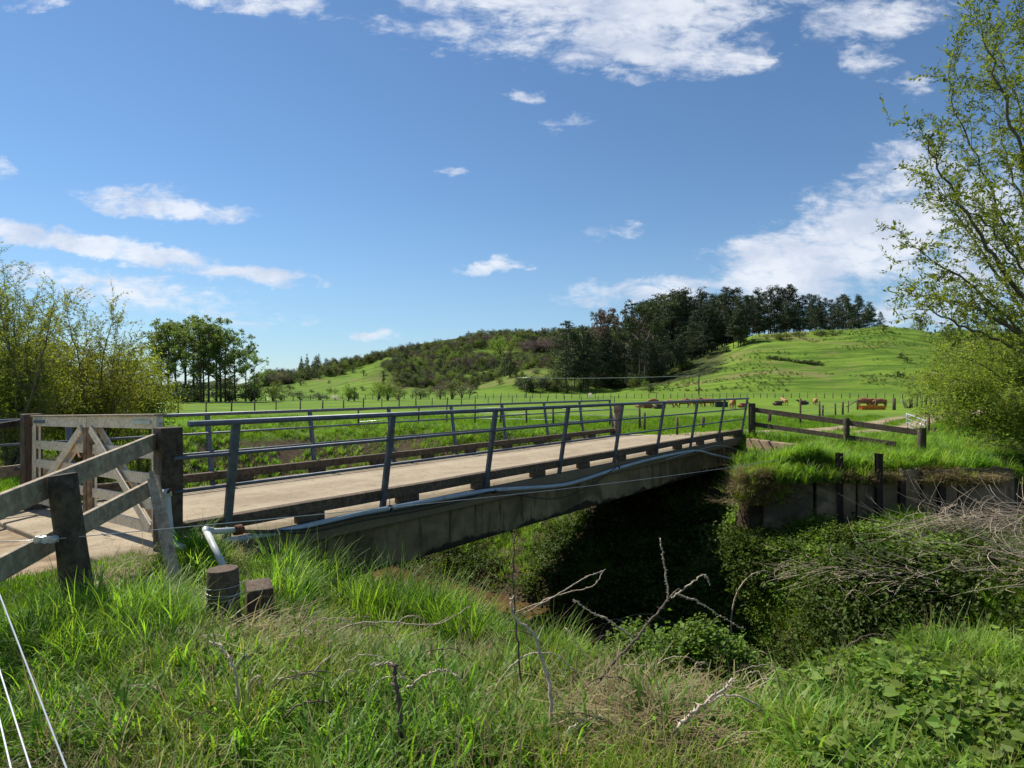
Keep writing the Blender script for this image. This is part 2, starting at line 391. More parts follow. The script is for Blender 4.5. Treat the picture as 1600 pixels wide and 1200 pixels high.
M['black'] = plain_mat('black cable', (.015, .015, .018), .5, 0, .2, 5, 0)
M['wire'] = plain_mat('galvanised wire', (.5, .5, .5), .35, .7, .1, 5, 0)
M['tape'] = plain_mat('white electric rope', (.7, .7, .72), .5, 0, .05, 30, 0)
M['alu'] = plain_mat('pale aluminium', (.6, .62, .63), .35, .5, .05, 10, 0)
M['bark'] = wood('bark', (.05, .04, .028), (.13, .105, .075), (.16, .16, .11), axis='z')
M['bark_pale'] = wood('pale willow bark', (.085, .075, .045), (.19, .17, .105), (.15, .16, .07), axis='z')
M['cane'] = plain_mat('dead bramble cane', (.46, .37, .27), .8, 0, .35, 25, .3)
M['cane_dark'] = plain_mat('dark bramble stem', (.11, .075, .055), .8, 0, .4, 30, .3)
M['straw'] = plain_mat('dead straw', (.36, .26, .16), .9, 0, .4, 3, 0)
M['orange'] = plain_mat('orange plastic', (.62, .17, .03), .5, 0, .15, 4, 0)

def concrete(name, a, b_, stain, moss=None):
    m, N, b, o = new_mat(name); co = obj_co(N); geo = N.n('ShaderNodeNewGeometry').outputs['Position']
    n1 = N.noise(geo, 1.1, 8, .7, .5); n2 = N.noise(geo, 26, 4, .6)
    c = N.mix(N.ramp(n1, .3, .7), a, b_)
    st = N.noise(N.scale(geo, (2.2, 2.2, .35)), 2.0, 6, .7, .2)
    c = N.mix(N.ramp(st, .50, .68, 0, .75), c, stain)
    if moss: c = N.mix(N.ramp(N.noise(geo, .8, 6, .7, .8), .5, .62, 0, .7), c, moss)
    c = N.mix(N.ramp(n2, .62, .7, 0, .35), c, tuple(x * .4 for x in a))
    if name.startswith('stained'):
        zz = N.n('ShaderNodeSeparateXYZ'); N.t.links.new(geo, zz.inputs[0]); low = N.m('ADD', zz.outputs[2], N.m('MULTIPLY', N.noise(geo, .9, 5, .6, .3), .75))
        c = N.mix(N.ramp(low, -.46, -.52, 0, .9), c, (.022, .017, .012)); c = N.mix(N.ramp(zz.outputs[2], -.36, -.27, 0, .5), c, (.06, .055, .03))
    N.put(b.inputs['Base Color'], c); b.inputs['Roughness'].default_value = .92; b.inputs['Specular IOR Level'].default_value = .2
    bump(N, b, n2, .4, .006); return m
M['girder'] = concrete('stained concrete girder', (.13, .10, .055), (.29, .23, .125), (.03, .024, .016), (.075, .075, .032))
M['conc_dark'] = concrete('dark weathered concrete', (.16, .11, .066), (.33, .245, .155), (.05, .036, .024), (.05, .05, .03))
def deckmat():
    m, N, b, o = new_mat('dusty concrete deck'); geo = N.n('ShaderNodeNewGeometry').outputs['Position']
    n1 = N.noise(geo, .9, 7, .65, .6); n2 = N.noise(geo, 9, 6, .7); n3 = N.noise(geo, 34, 3, .6)
    c = N.mix(N.ramp(n1, .34, .66), (.28, .225, .15), (.39, .32, .22)); c = N.mix(N.ramp(n2, .42, .7, 0, .5), c, (.26, .20, .14))
    c = N.mix(N.ramp(n3, .60, .66, 0, .8), c, (.09, .065, .045))
    cl = N.noise(geo, 5.0, 5, .75, .5); c = N.mix(N.ramp(cl, .57, .64, 0, .6), c, (.16, .11, .07))
    sp = N.n('ShaderNodeSeparateXYZ'); N.t.links.new(geo, sp.inputs[0])
    qq = N.m('ADD', N.m('MULTIPLY', sp.outputs[0], CT), N.m('MULTIPLY', sp.outputs[1], -ST)); ty = N.m('ABSOLUTE', N.m('SUBTRACT', N.m('ABSOLUTE', N.m('ADD', qq, 9.6)), .95))
    tyre = N.m('MULTIPLY', N.ramp(N.m('ADD', ty, N.m('MULTIPLY', n1, .5)), .15, .75, 1, 0), .4); c = N.mix(tyre, c, (.46, .385, .275))
    edge = N.ramp(N.m('ADD', N.m('ABSOLUTE', N.m('ADD', qq, 9.6)), N.m('MULTIPLY', n2, .7)), 2.3, 2.75, 0, .75); c = N.mix(edge, c, (.13, .105, .06))
    N.put(b.inputs['Base Color'], c); b.inputs['Roughness'].default_value = .95; b.inputs['Specular IOR Level'].default_value = .15; bump(N, b, N.m('ADD', n2, n3), .5, .012); return m
M['deck'] = deckmat()
def groundmat():
    m, N, b, o = new_mat('valley ground'); pos = N.n('ShaderNodeNewGeometry').outputs['Position']
    A = lambda nme: N.n('ShaderNodeAttribute', attribute_name=nme).outputs['Fac']
    dirt, earth, scrub, hill = A('dirt'), A('earth'), A('scrub'), A('hill')
    n1 = N.noise(pos, .035, 6, .65, .6); n2 = N.noise(pos, .6, 6, .7, .3); n3 = N.noise(pos, 7, 5, .7); n4 = N.noise(N.scale(pos, (.05, .28, .05)), 1.0, 6, .7, .8)
    g = N.mix(N.ramp(n1, .36, .64), (.095, .165, .022), (.150, .235, .028))
    g = N.mix(N.ramp(n2, .4, .72, 0, .55), g, (.065, .120, .018))
    g = N.mix(N.ramp(n3, .45, .75, 0, .45), g, (.22, .30, .05))
    # grazing terraces and worn patches on the hills
    gh = N.mix(N.ramp(n4, .42, .60), (.070, .130, .018), (.155, .235, .032))
    gh = N.mix(N.ramp(N.noise(N.scale(pos, (.028, .028, .12)), 1.0, 8, .78, .8), .50, .62, 0, .75), gh, (.19, .165, .07))
    gh = N.mix(N.ramp(N.noise(pos, .45, 6, .75, .6), .56, .66, 0, .7), gh, (.05, .075, .018))
    g = N.mix(hill, g, gh)
    sc = N.mix(N.ramp(N.noise(pos, .05, 7, .75, .4), .42, .6), (.028, .040, .014), (.095, .105, .035))
    g = N.mix(scrub, g, sc)
    e = N.mix(N.ramp(n3, .3, .7), (.045, .034, .022), (.10, .075, .045)); g = N.mix(earth, g, e)
    d1 = N.noise(pos, 2.2, 7, .7, .3); d2 = N.noise(pos, 30, 4, .6)
    d = N.mix(N.ramp(d1, .35, .65), (.20, .145, .09), (.40, .31, .21)); d = N.mix(N.ramp(d2, .58, .68, 0, .6), d, (.15, .105, .07))
    g = N.mix(dirt, g, d)
    N.put(b.inputs['Base Color'], g); b.inputs['Roughness'].default_value = 1.0; b.inputs['Specular IOR Level'].default_value = .05
    h = N.m('ADD', N.m('MULTIPLY', n3, .5), N.m('MULTIPLY', n2, .8)); bn = bump(N, b, h, .6, .09)
    return m
M['ground'] = groundmat()
def watermat():
    m, N, b, o = new_mat('muddy stream water'); pos = N.n('ShaderNodeNewGeometry').outputs['Position']
    c = N.mix(N.ramp(N.noise(pos, 1.4, 4, .6), .35, .65), (.075, .042, .02), (.13, .075, .035)); N.put(b.inputs['Base Color'], c)
    b.inputs['Roughness'].default_value = .09; bump(N, b, N.noise(pos, 6, 3, .5), .12, .02); return m
M['water'] = watermat()
M['lf_willow'] = foliage('willow leaves', [(.09, .13, .018), (.17, .225, .028), (.28, .34, .055)], .5, .8)
M['lf_willow_y'] = foliage('yellow green willow leaves', [(.09, .12, .018), (.19, .225, .03), (.35, .37, .06)], .5, .5)
M['lf_poplar'] = foliage('poplar leaves', [(.075, .11, .026), (.14, .19, .042), (.24, .29, .07)], .45, .12)
M['lf_pine'] = foliage('pine needles', [(.022, .034, .014), (.042, .062, .022), (.085, .11, .034)], .12, .08)
M['lf_dark'] = foliage('dark bush leaves', [(.024, .036, .012), (.05, .07, .02), (.095, .12, .03)], .2, .1)
M['lf_mid'] = foliage('scrub leaves', [(.055, .075, .02), (.11, .135, .032), (.18, .20, .05)], .3, .08)
M['lf_light'] = foliage('light green leaves', [(.09, .13, .022), (.15, .21, .035), (.23, .29, .06)], .4, .1)
M['lf_brown'] = foliage('bare brown twigs', [(.07, .05, .04), (.12, .085, .065), (.17, .125, .09)], .2, .1)
M['lf_pink'] = foliage('pale blossom', [(.5, .42, .38), (.62, .52, .47), (.7, .62, .56)], .3, .1)
M['gr_long'] = foliage('long grass', [(.045, .095, .012), (.145, .26, .028), (.34, .48, .07)], .48, 1.1, .5, .3)
M['gr_yel'] = foliage('fine yellowing grass', [(.08, .12, .016), (.25, .33, .04), (.50, .50, .12)], .48, 1.0, .5, .3)
M['gr_short'] = foliage('short turf', [(.06, .12, .012), (.12, .21, .018), (.19, .29, .03)], .5, .8)
M['lf_cover'] = foliage('ground cover leaves', [(.05, .085, .014), (.135, .215, .03), (.27, .36, .075)], .40, .8, .6, .22)
M['lf_ivy'] = foliage('ivy leaves', [(.03, .05, .010), (.065, .10, .018), (.13, .175, .035)], .25, .8, .6, .15)
M['lf_dead'] = foliage('dead grass', [(.13, .095, .045), (.24, .19, .09), (.40, .33, .18)], .35, .9)

# ------------------------------------------------------------------ ground, stream
def grow_axis(a, b, d, lo, hi, g=1.09, cap=9.0):
    xs = list(np.arange(a, b + 1e-6, d)); s = d
    while xs[-1] < hi: s = min(s * g, cap if xs[-1] < 520 else 80); xs.append(xs[-1] + s)
    s = d; left = [xs[0]]
    while left[-1] > lo: s = min(s * g, cap if left[-1] > -420 else 80); left.append(left[-1] - s)
    return np.array(left[:0:-1] + xs)
gx = grow_axis(-9, 14, .13, -1500, 1500, cap=4.5); gy = grow_axis(1, 27, .13, -25, 2500, cap=4.5)
GX, GY = np.meshgrid(gx, gy); GZ = hfun(GX, GY)
nx, ny = len(gx), len(gy)
idx = np.arange(nx * ny).reshape(ny, nx)
quads = np.stack([idx[:-1, :-1], idx[:-1, 1:], idx[1:, 1:], idx[1:, :-1]], -1).reshape(-1, 4)
gme = np_mesh('ground', np.stack([GX, GY, GZ], -1).reshape(-1, 3), quads, M['ground'], smooth=True)
U_ = 800 + F * GX / np.maximum(GY, 1)
T_ = GX * ST + GY * CT; Q_ = GX * CT - GY * ST
slope = np.hypot(*np.gradient(GZ, gy, gx))
dirt = np.where((GY < 110) & (GY > -25), track_mask(GX, GY), 0)
nearb = (GY < 40) & (T_ > .5) & (T_ < 23)
earth = np.where(nearb, np.clip(sst(slope, .35, .8) + sst(-GZ, .5, .9), 0, 1), 0)
earth = np.maximum(earth, np.where((Q_ > -6.7) & (T_ < 10) & (GY < 12), .85 * (1 - (1 - sst(Q_, -4.4, -3.4)) * (1 - sst(T_, 2.2, 3.2))), 0))
hillm = np.where(GY > 130, sst(GZ, .3, 1.5), 0)
gn = fbm(GX * .02, GY * .02, 4)
scrub = np.where((GY > 190) & (U_ < 1130), sst(gn, .36, .50) * sst(GZ, .5, 3), 0)
scrub = np.maximum(scrub, np.where(GY > 240, sst(U_, 780, 830) * (1 - sst(U_, 1010, 1100)) * sst(GZ, 1, 3) * .9, 0))
scrub = scrub * (1 - np.exp(-((U_ - 555) / 60) ** 2) * (GY < 345) * (GY > 200))
for nme, arr in (('dirt', dirt), ('earth', earth), ('scrub', scrub), ('hill', hillm)):
    a = gme.attributes.new(nme, 'FLOAT', 'POINT'); a.data.foreach_set('value', arr.astype(np.float32).ravel())
ground = bpy.data.objects.new('ground', gme); C.objects.link(ground); tag(ground, kind='structure')
mb = MB(); ts = np.linspace(-1.5, 1.5, 6); qs = np.linspace(-18, 60, 50)
for q in qs:
    for t in ts: mb.v.append(tq(t + float(tcen(q)), q, WATER_Z))
for i in range(len(qs) - 1):
    for j in range(len(ts) - 1): a = i * 6 + j; mb.f.append([a, a + 1, a + 7, a + 6]); mb.sm.append(True)
tag(mb.build('stream_water', M['water']), kind='structure')

# ------------------------------------------------------------------ the bridge
cf = lambda q: .03 * min(0, q + 7)
def BQ(t, q, z): return tq(t, q, z + cf(q))
BR = tq(3.0, -9.5, 0)
bridge = thing('farm_bridge', 'concrete farm bridge with timber kerbs and splayed blue grey steel handrails over the muddy stream', 'bridge', BR)
B0, B1, QN, QF = 2.85, 22.6, -6.95, -12.12
mb = MB(); nseg = 10
mb.prism([BQ(B0, QN, 0), BQ(B1, QN, 0), BQ(B1, QF, 0), BQ(B0, QF, 0)], (0, 0, -.24)); deck = mb.build('deck', M['deck'], bridge, .015)
for q in (-7.28, -9.5, -11.8):
    mb = MB(); z0 = cf(q) - .243
    poly = [tq(3.05, q + .14, z0), tq(22.3, q + .14, z0), tq(22.3, q + .14, -.93 + cf(q)), tq(3.05, q + .14, -.93 + cf(q))]
    mb.prism(poly, tq(0, -.34)); g = mb.build('girder', M['girder'], bridge, .02)
    if q > -8:
        mb = MB(); mb.prism([tq(3.05, QN - .02, -.243), tq(22.3, QN - .02, -.243), tq(22.3, q + .145, -.30), tq(3.05, q + .145, -.30)], (0, 0, 0.0001)); 
for t0, t1 in ((2.75, 3.6), (21.85, 22.7)):
    mb = MB(); mb.prism([BQ(t0, -6.75, -.26), BQ(t1, -6.75, -.26), BQ(t1, -12.3, -.26), BQ(t0, -12.3, -.26)], (0, 0, -1.6)); mb.build('abutment', M['conc_dark'], bridge, .02)
mb = MB(); mb.bar(BQ(2.6, QN, -.04), BQ(2.6, QF, -.04), .5, .1); mb.build('approach_slab', M['deck'], bridge, .02)
# kerbs: timbers laid end to end on blocks, along both edges
for side, qc in (('near', -7.11), ('far', -11.98)):
    tt = 3.15 if side == 'near' else 2.95; k = 0; tb = 3.59 + 2.327 * (.5 - .74)
    cuts = [tt, 7.6, 12.4, 17.3, 22.5]
    for a, b in zip(cuts[:-1], cuts[1:]):
        mb = MB(); zc = .193 + cf(qc)
        mb.bar(tq(a + .004, qc, zc), tq(b - .004, qc, zc + random.uniform(-.004, .004)), .15, .155, seg=8, wob=.003)
        kt = mb.build('kerb_timber', M['wood_kerb'], bridge, .012)
        while tb < b:
            if tb > a:
                mb = MB(); mb.bar(tq(tb - .19, qc + random.uniform(-.01, .01), .058 + cf(qc)), tq(tb + .19, qc, .058 + cf(qc)), .14, .113); mb.build('spacer_block', M['wood_kerb'], kt, .008)
            tb += 2.327 * .74
# handrails
def handrail(qb, qt, tstart, t0, n, sp, lab):
    zf = cf(qb); ztop = 1.405 + (zf if qb > -9 else -.14)
    t_end = t0 + (n - 1) * sp
    def rail_pt(t, f): return tq(t, qb + (qt - qb) * f, (ztop - .03) * f + (1 - f) * (.03 + zf))
    mb = MB(); mb.tube([rail_pt(tstart, 1), rail_pt(t_end + .05, 1)], .033, 12)
    hr = mb.build('handrail', M['metal'], bridge); tag(hr, lab)
    inw = .045 if qb > -9 else -.045
    for f in ((1.03 - .03) / 1.375, (.65 - .03) / 1.375):
        mb = MB(); a = rail_pt(tstart - (.1 if f < .9 else 0), f); b = rail_pt(t_end + .02, f); off = tq(0, -inw)
        mb.tube([a + off, b + off], .021, 10); mb.build('rail', M['metal'], hr)
    for i in range(n):
        t = t0 + i * sp; a = rail_pt(t, -.035); b = rail_pt(t, .985)
        mb = MB(); d = (b - a).normalized(); al = tq(1, 0); ac = d.cross(al)
        # steel channel: web and two flanges
        mb.bar(a, b, .085, .009, up=ac)
        mb.bar(a + al * .0405 + ac * .026, b + al * .0405 + ac * .026, .006, .043, up=ac)
        mb.bar(a - al * .0405 + ac * .026, b - al * .0405 + ac * .026, .006, .043, up=ac)
        po = mb.build('handrail_post', M['metal'], hr)
        for zb_ in (.10, .19):
            pb_ = a + (b - a).normalized() * zb_; mb = MB(); mb.tube([pb_ + ac * .05, pb_ - ac * .02], .011, 6); mb.build('bolt', M['rust'], hr)
        mb = MB(); mb.bar(a + Vector((0, 0, .01)), a - Vector((0, 0, .13)), .11, .05, up=ac); mb.box(a + Vector((0, 0, .0)) - ac * .0, .07, .05, .05); mb.build('post_foot', M['rust'], po) if False else mb.build('post_foot', M['rust'], hr)
handrail(-6.998, -6.777, 3.05, 3.589, 9, 2.327, 'near handrail starting just past the big dark gate post')
handrail(-12.05, -12.26, 2.2, 3.56, 9, 2.327, 'far handrail reaching out past the white gate')
# small clods and grit on the deck
# ------------------------------------------------------------------ gates at the near end
def gate_pt(w, z, out=0.0):   # w metres along the gateway from the big post
    b = tq(2.97 + out, -7.12 - w); return Vector((b.x, b.y, z - .032 * w))
def gate_leaf(name, label, wa, wb, hinge):
    g = thing(name, label, 'gate', gate_pt((wa + wb) / 2, .1), 'cream painted timber double gate across the bridge')
    zb, zt = .10, 1.385
    mb = MB(); mb.bar(gate_pt(wa, zt), gate_pt(wb, zt), .075, .145, seg=4, wob=.004)
    tr = mb.build('top_rail', M['paint_white'], g, .006)
    mb = MB(); mb.bar(gate_pt(wa - .03, zt + .085), gate_pt(wb, zt + .085), .13, .02); mb.build('weathered_cap', M['wood_grey'], tr, .004)
    for i, z in enumerate((1.03, .745, .46, .19)):
        mb = MB(); mb.bar(gate_pt(wa + .02, z), gate_pt(wb - .02, z), .028, .125, seg=4, wob=.004); mb.build('rail', M['paint_white'], g, .004)
    for w in (wa + .05, wb - .05):
        for o in (-.03, .03):
            mid = (w > wa + .1) == (hinge == 'a')
            mb = MB(); mb.bar(gate_pt(w, zb + .0, o), gate_pt(w, zt - .075, o), .028, .10, up=tq(0, 1)); mb.build('stile', M['wood_brown'] if mid and o < 0 else M['paint_white'], g, .004)
    lo, hi = (wa + .12, wb - .14) if hinge == 'a' else (wb - .12, wa + .14)
    for o in (-.052, .052):
        mb = MB(); mb.bar(gate_pt(lo, .20, o), gate_pt(hi, 1.30, o), .024, .11, up=Vector((0, 0, 1))); mb.build('brace', M['paint_white'], g, .004)
    mb = MB(); mb.bar(gate_pt(lo, 1.385, -.05), gate_pt(lo + (.5 if hinge == 'a' else -.5), 1.385, -.05), .012, .045); mb.build('hinge_strap', M['pvc'] if hinge == 'a' else M['metal'], g)
    return g
gate_leaf('timber_gate', 'cream timber gate leaf nearest the camera, braced and hung on the big dark post', .17, 2.27, 'a')
gate_leaf('timber_gate', 'far cream timber gate leaf, hung on the brown post beside the leafy bushes', 2.31, 4.62, 'b')
mb = MB(); mb.tube([gate_pt(2.15, 1.0, -.1), gate_pt(2.22, .93, -.12), gate_pt(2.32, .92, -.11), gate_pt(2.42, .99, -.1)], .012, 6)
tag(mb.build('gate_chain', M['rust']), 'short rusty chain hooked between the two gate leaves', 'chain')
def post(name, label, cat, base, top, w, mat, sq=True, group=None, grain=.006, rot=0.0):
    mb = MB(); base = Vector(base); top = Vector(top)
    if sq: mb.bar(base, top, w, w, up=tq(0, 1), seg=5, wob=grain)
    else:
        n = 9; pts = [base.lerp(top, i / n) for i in range(n + 1)]
        mb.tube(pts, [w / 2 * random.uniform(.97, 1.03) for _ in pts], 18, rough=.03)
    o = mb.build(name, mat, None, .012 if sq else .006, origin=base)
    return tag(o, label, cat, group)
gp = gate_pt(-.06, 0)
post('gate_post', 'big dark square timber gate post at the near corner of the bridge', 'post', (gp.x, gp.y, -.9), (gp.x - .01, gp.y, 1.335), .225, M['wood_dark'])
gp2 = gate_pt(4.82, 0); post('gate_post', 'brown gate post between the white gate and the left bushes', 'post', (gp2.x, gp2.y, -.6), (gp2.x, gp2.y, 1.35), .24, M['wood_post'])
# near wing fence: two boards falling towards the camera and a round post
wf = thing('board_fence', 'weathered grey two board wing fence on the near left with a round dark post', 'fence', (-3.55, 4.8, -.1))
pA, pB = P(240, 691, 6.62), P(0, 791, 4.22)
dirf = (pB - pA); ext = pA + dirf * 1.7
mb = MB(); mb.bar(pA, ext, .045, .175, seg=6, wob=.002); mb.build('board', M['wood_grey'], wf, .005)
pC, pD = P(236, 762, 6.62), P(0, 889, 4.22)
mb = MB(); mb.bar(pC, pC + (pD - pC) * 1.7, .045, .17, seg=6, wob=.002); mb.build('board', M['wood_grey'], wf, .005)
b0 = P(125, 955, 4.72); t0 = P(97, 741, 4.72)
mb = MB(); pts = [b0 + (t0 - b0) * (f - .3) for f in (0, .3, .5, .7, .9, 1.1, 1.3)]
mb.tube(pts, [.108, .112, .106, .104, .101, .1, .097], 20, rough=.03); mb.build('post', M['wood_dark'], wf, .006)
# left wing fence beyond the gate
wl = thing('board_fence', 'dark two rail wing fence in front of the left bushes by the brown gate post', 'fence', (-8, 9, -.1))
for (ya, yb, h) in ((659, 672, .10), (733, 742, .17)):
    a = P(40, ya, 9.9); b = P(-60, yb + 4, 8.7); mb = MB(); mb.bar(a, a + (b - a) * 2.5, .05, h); mb.build('board', M['wood_grey'] if h > .12 else M['wood_dark'], wl, .005)
for k in (1.0, 2.3):
    a = P(40, 652, 9.9).lerp(P(-60, 664, 8.7), k); mb = MB(); mb.tube([(a.x, a.y, -.5), (a.x, a.y, a.z + .05)], .1, 12); mb.build('post', M['wood_dark'], wl)
# leaning batten
a = P(279, 932, 5.55); b = P(237, 737, 6.15)
mb = MB(); d = (b - a); mb.bar(a - d * .04, b - d * .05, .105, .035, up=Vector((.2, -1, 0)), seg=5, wob=.002)
mb.bar(b - d * .05, b, .05, .033, up=Vector((.2, -1, 0)))
tag(mb.build('leaning_batten', M['wood_light'], None, .003), 'lichened batten leaning against the big dark gate post', 'plank')
# stump with wire and the sawn block behind it
sx_, sy_ = P(349, 886, 4.75).x, 4.75
st = thing('stump_post', 'short round fence stump bound with wire, left of the sawn block', 'post', (sx_, sy_, -.1))
mb = MB(); mb.tube([(sx_ + .0, sy_, -.5), (sx_, sy_, -.1), (sx_, sy_, .2), (sx_ - .005, sy_, P(0, 888, 4.75).z)], [.125, .122, .118, .113], 26, rough=.025); mb.build('trunk_section', M['wood_post'], st, .006)
for z in (.15, .165, .235, .19):
    mb = MB(); ring = [(sx_ + .124 * math.cos(a), sy_ + .124 * math.sin(a), z + .012 * math.sin(a + z * 90)) for a in np.linspace(0, 2 * math.pi, 25)]
    mb.tube(ring, .0025, 5, cap=False); mb.build('wire_loop', M['wire'], st)
for i in range(6):
    mb = MB(); a = random.uniform(-2.6, -.5); p = Vector((sx_ + .13 * math.cos(a), sy_ + .13 * math.sin(a), .16)); pts = [p]
    for k in range(4): p = p + Vector((random.uniform(-.06, .06), random.uniform(-.05, .01), -random.uniform(.05, .12))); pts.append(p)
    mb.tube(pts, .004, 5); mb.build('dead_stem', M['cane'], st)
a = P(396, 908, 5.0); mb = MB(); mb.box((a.x, a.y + .1, -.28), .2, .26, .86, Matrix.Rotation(R(28), 3, 'Z') @ Matrix.Rotation(R(5), 3, 'X'))
tag(mb.build('sawn_block', M['wood_post'], None, .012), 'squared sawn timber stub to the right of the wire bound stump', 'post')

# ------------------------------------------------------------------ pipes, cables, wires
def curve_pts(pts, n=8):
    pts = [Vector(p) for p in pts]; P_ = [pts[0] * 2 - pts[1]] + pts + [pts[-1] * 2 - pts[-2]]; out = []
    for i in range(1, len(P_) - 2):
        p0, p1, p2, p3 = P_[i - 1:i + 3]
        for k in range(n):
            u = k / n; out.append(.5 * ((2 * p1) + (p2 - p0) * u + (2 * p0 - 5 * p1 + 4 * p2 - p3) * u * u + (3 * p1 - p0 - 3 * p2 + p3) * u ** 3))
    out.append(pts[-1]); return out
pr = thing('white_riser_pipe', 'white plastic riser pipe standing against the big gate post', 'pipe', P(266, 800, 6.35))
mb = MB(); mb.tube(curve_pts([P(261, 772, 6.42), P(264, 810, 6.38), P(270, 845, 6.3), P(287, 856, 6.2)]), .034, 12); mb.build('pipe', M['pvc'], pr)
mb = MB(); mb.tube([P(260, 764, 6.43), P(261.5, 776, 6.42)], .045, 12); mb.build('pipe_socket', M['pvc'], pr)
mb = MB(); mb.tube(curve_pts([P(262, 770, 6.4), P(268, 764, 6.36), P(274, 772, 6.36)]), .014, 8); mb.build('rusty_fitting', M['rust'], pr)
pe = thing('elbow_pipe', 'white plastic pipe with an elbow and rusty coupling beside the round stump', 'pipe', P(325, 832, 6.1))
mb = MB(); mb.tube([P(370, 828, 6.3), P(324, 831, 6.0)], .030, 12); mb.build('pipe', M['pvc'], pe)
mb = MB(); mb.tube([P(322, 829, 6.0), P(350, 886, 5.6)], .030, 12); mb.build('pipe', M['pvc'], pe)
mb = MB(); mb.tube([P(331, 829.6, 6.05), P(322, 827, 6.0), P(327, 840, 5.95)], .037, 12); mb.build('elbow', M['pvc'], pe)
mb = MB(); mb.tube([P(366, 829, 6.27), P(378, 827, 6.35)], .05, 10, rough=.1); mb.build('coupling', M['rust'], pe)
def bt(px, py, q):   # point seen at px, py lying in the plane q = const
    dxp = (px - 800) / F; lam = q / (dxp * CT - ST); return Vector((dxp * lam, lam, EYE - (py - 605) / F * lam))
qp = -6.88
main = [(352, 846), (420, 834), (480, 822), (560, 803), (640, 788), (700, 777), (770, 766), (860, 760), (900, 753), (965, 732), (1020, 717), (1085, 704.5), (1112, 710), (1140, 716), (1156, 717.5), (1178, 716)]
mb = MB(); mb.tube(curve_pts([bt(x, y, qp) for x, y in main], 6), .038, 12)
wp = tag(mb.build('water_pipe', M['hose']), 'long pale blue grey water pipe strapped along the outside of the bridge', 'pipe')
def cable(name, pts, r, mat, label, cat, q=-6.84):
    mb = MB(); mb.tube(curve_pts([bt(x, y, q) for x, y in pts], 6), r, 6); return tag(mb.build(name, mat), label, cat)
cable('black_cable', [(375, 829), (430, 829), (480, 826), (560, 808), (640, 795), (720, 779), (772, 768)], .012, M['black'], 'upper black cable lying on the pale water pipe near the stump', 'cable')
cable('black_cable', [(378, 832), (440, 832), (490, 831), (570, 813), (650, 799), (720, 783), (768, 768), (800, 772), (870, 779), (925, 757), (962, 731)], .010, M['black'], 'black cable sagging in a loop below the pale water pipe mid span', 'cable', -6.82)
cable('loose_cord', [(1040, 718), (1085, 705), (1125, 696), (1160, 706), (1168, 713)], .008, M['hose'], 'thin cord tied from the water pipe to the far end of the bridge', 'cord', -6.80)
cable('hanging_string', [(1131, 700), (1133, 730), (1137, 760), (1133, 790)], .006, M['wire'], 'pale string hanging from the far end of the bridge', 'cord', -6.75)
for x, y in ((772, 767), (966, 731), (1085, 705), (609, 794)):
    c = bt(x, y, qp); mb = MB(); mb.tube([c + tq(-.02, 0), c + tq(.02, 0)], .045, 10); mb.tube([c, c + Vector((0, 0, .13))], .006, 5)
    tag(mb.build('pipe_tie', M['black']), 'black tie holding the pale water pipe to the bridge edge', 'tie', 'ties on the water pipe')
# strand wire across the stream with its strainer
w0, w1 = P(75, 843, 4.55), P(1245, 713, 15.2)
pts = []
for i in range(41):
    u = i / 40; p = w0.lerp(w1, u); p.z -= .10 * 4 * u * (1 - u); pts.append(p)
# the strand leaves the post towards the viewer's left as well
mb = MB(); mb.tube([P(-60, 849, 4.4)] + pts, .0035, 6); tag(mb.build('strand_wire', M['wire']), 'single tight strand wire running from the round post across the stream', 'wire')
sw = thing('wire_strainer', 'small silver ratchet strainer on the strand wire beside the round post', 'wire strainer', P(73, 843, 4.53))
mb = MB(); c = P(73, 843, 4.53)
for s in (-1, 1): mb.box(c + Vector((0, s * .016, 0)), .15, .004, .045)
for k in range(3): mb.box(c + Vector((-.06 + .055 * k, 0, .022 * (-1) ** k)), .02, .04, .012)
mb.build('body', M['alu'], sw, .003)
for s in (-.055, .05):
    mb = MB(); mb.tube([c + Vector((s, -.03, 0)), c + Vector((s, .03, 0))], .024, 14); mb.build('spool', M['wire'], sw)
# white electric ropes bottom left
for i, (x0, y0, x1, y1, lab) in enumerate(((-10, 905, 112, 1222, 'longest and rightmost'), (-10, 1018, 57, 1230, 'middle'), (-10, 1085, 24, 1230, 'shortest and leftmost'))):
    a, b = P(x0, y0, 2.4), P(x1, y1, 1.9); mb = MB(); d = b - a; mb.tube([a - d * .5, a, b, b + d * .6], .0028, 8)
    tag(mb.build('electric_rope', M['tape']), lab + ' of three white electric fence ropes at the bottom left', 'rope')
# half buried plank bottom left
a = Vector((hit(60, 1235).x, hit(60, 1235).y, 0)); b = hit(133, 1115); a.z = H(a.x, a.y) + .03; b.z += .03
a = b + (a - b).normalized() * 1.6; a.z = H(a.x, a.y) + .04
mb = MB(); mb.bar(a, b, .17, .05, seg=4, wob=.003); tag(mb.build('half_buried_plank', M['wood_light'], None, .005), 'half buried pale plank covered with dead stalks at the bottom left', 'plank')
plank_ab = (a, b)

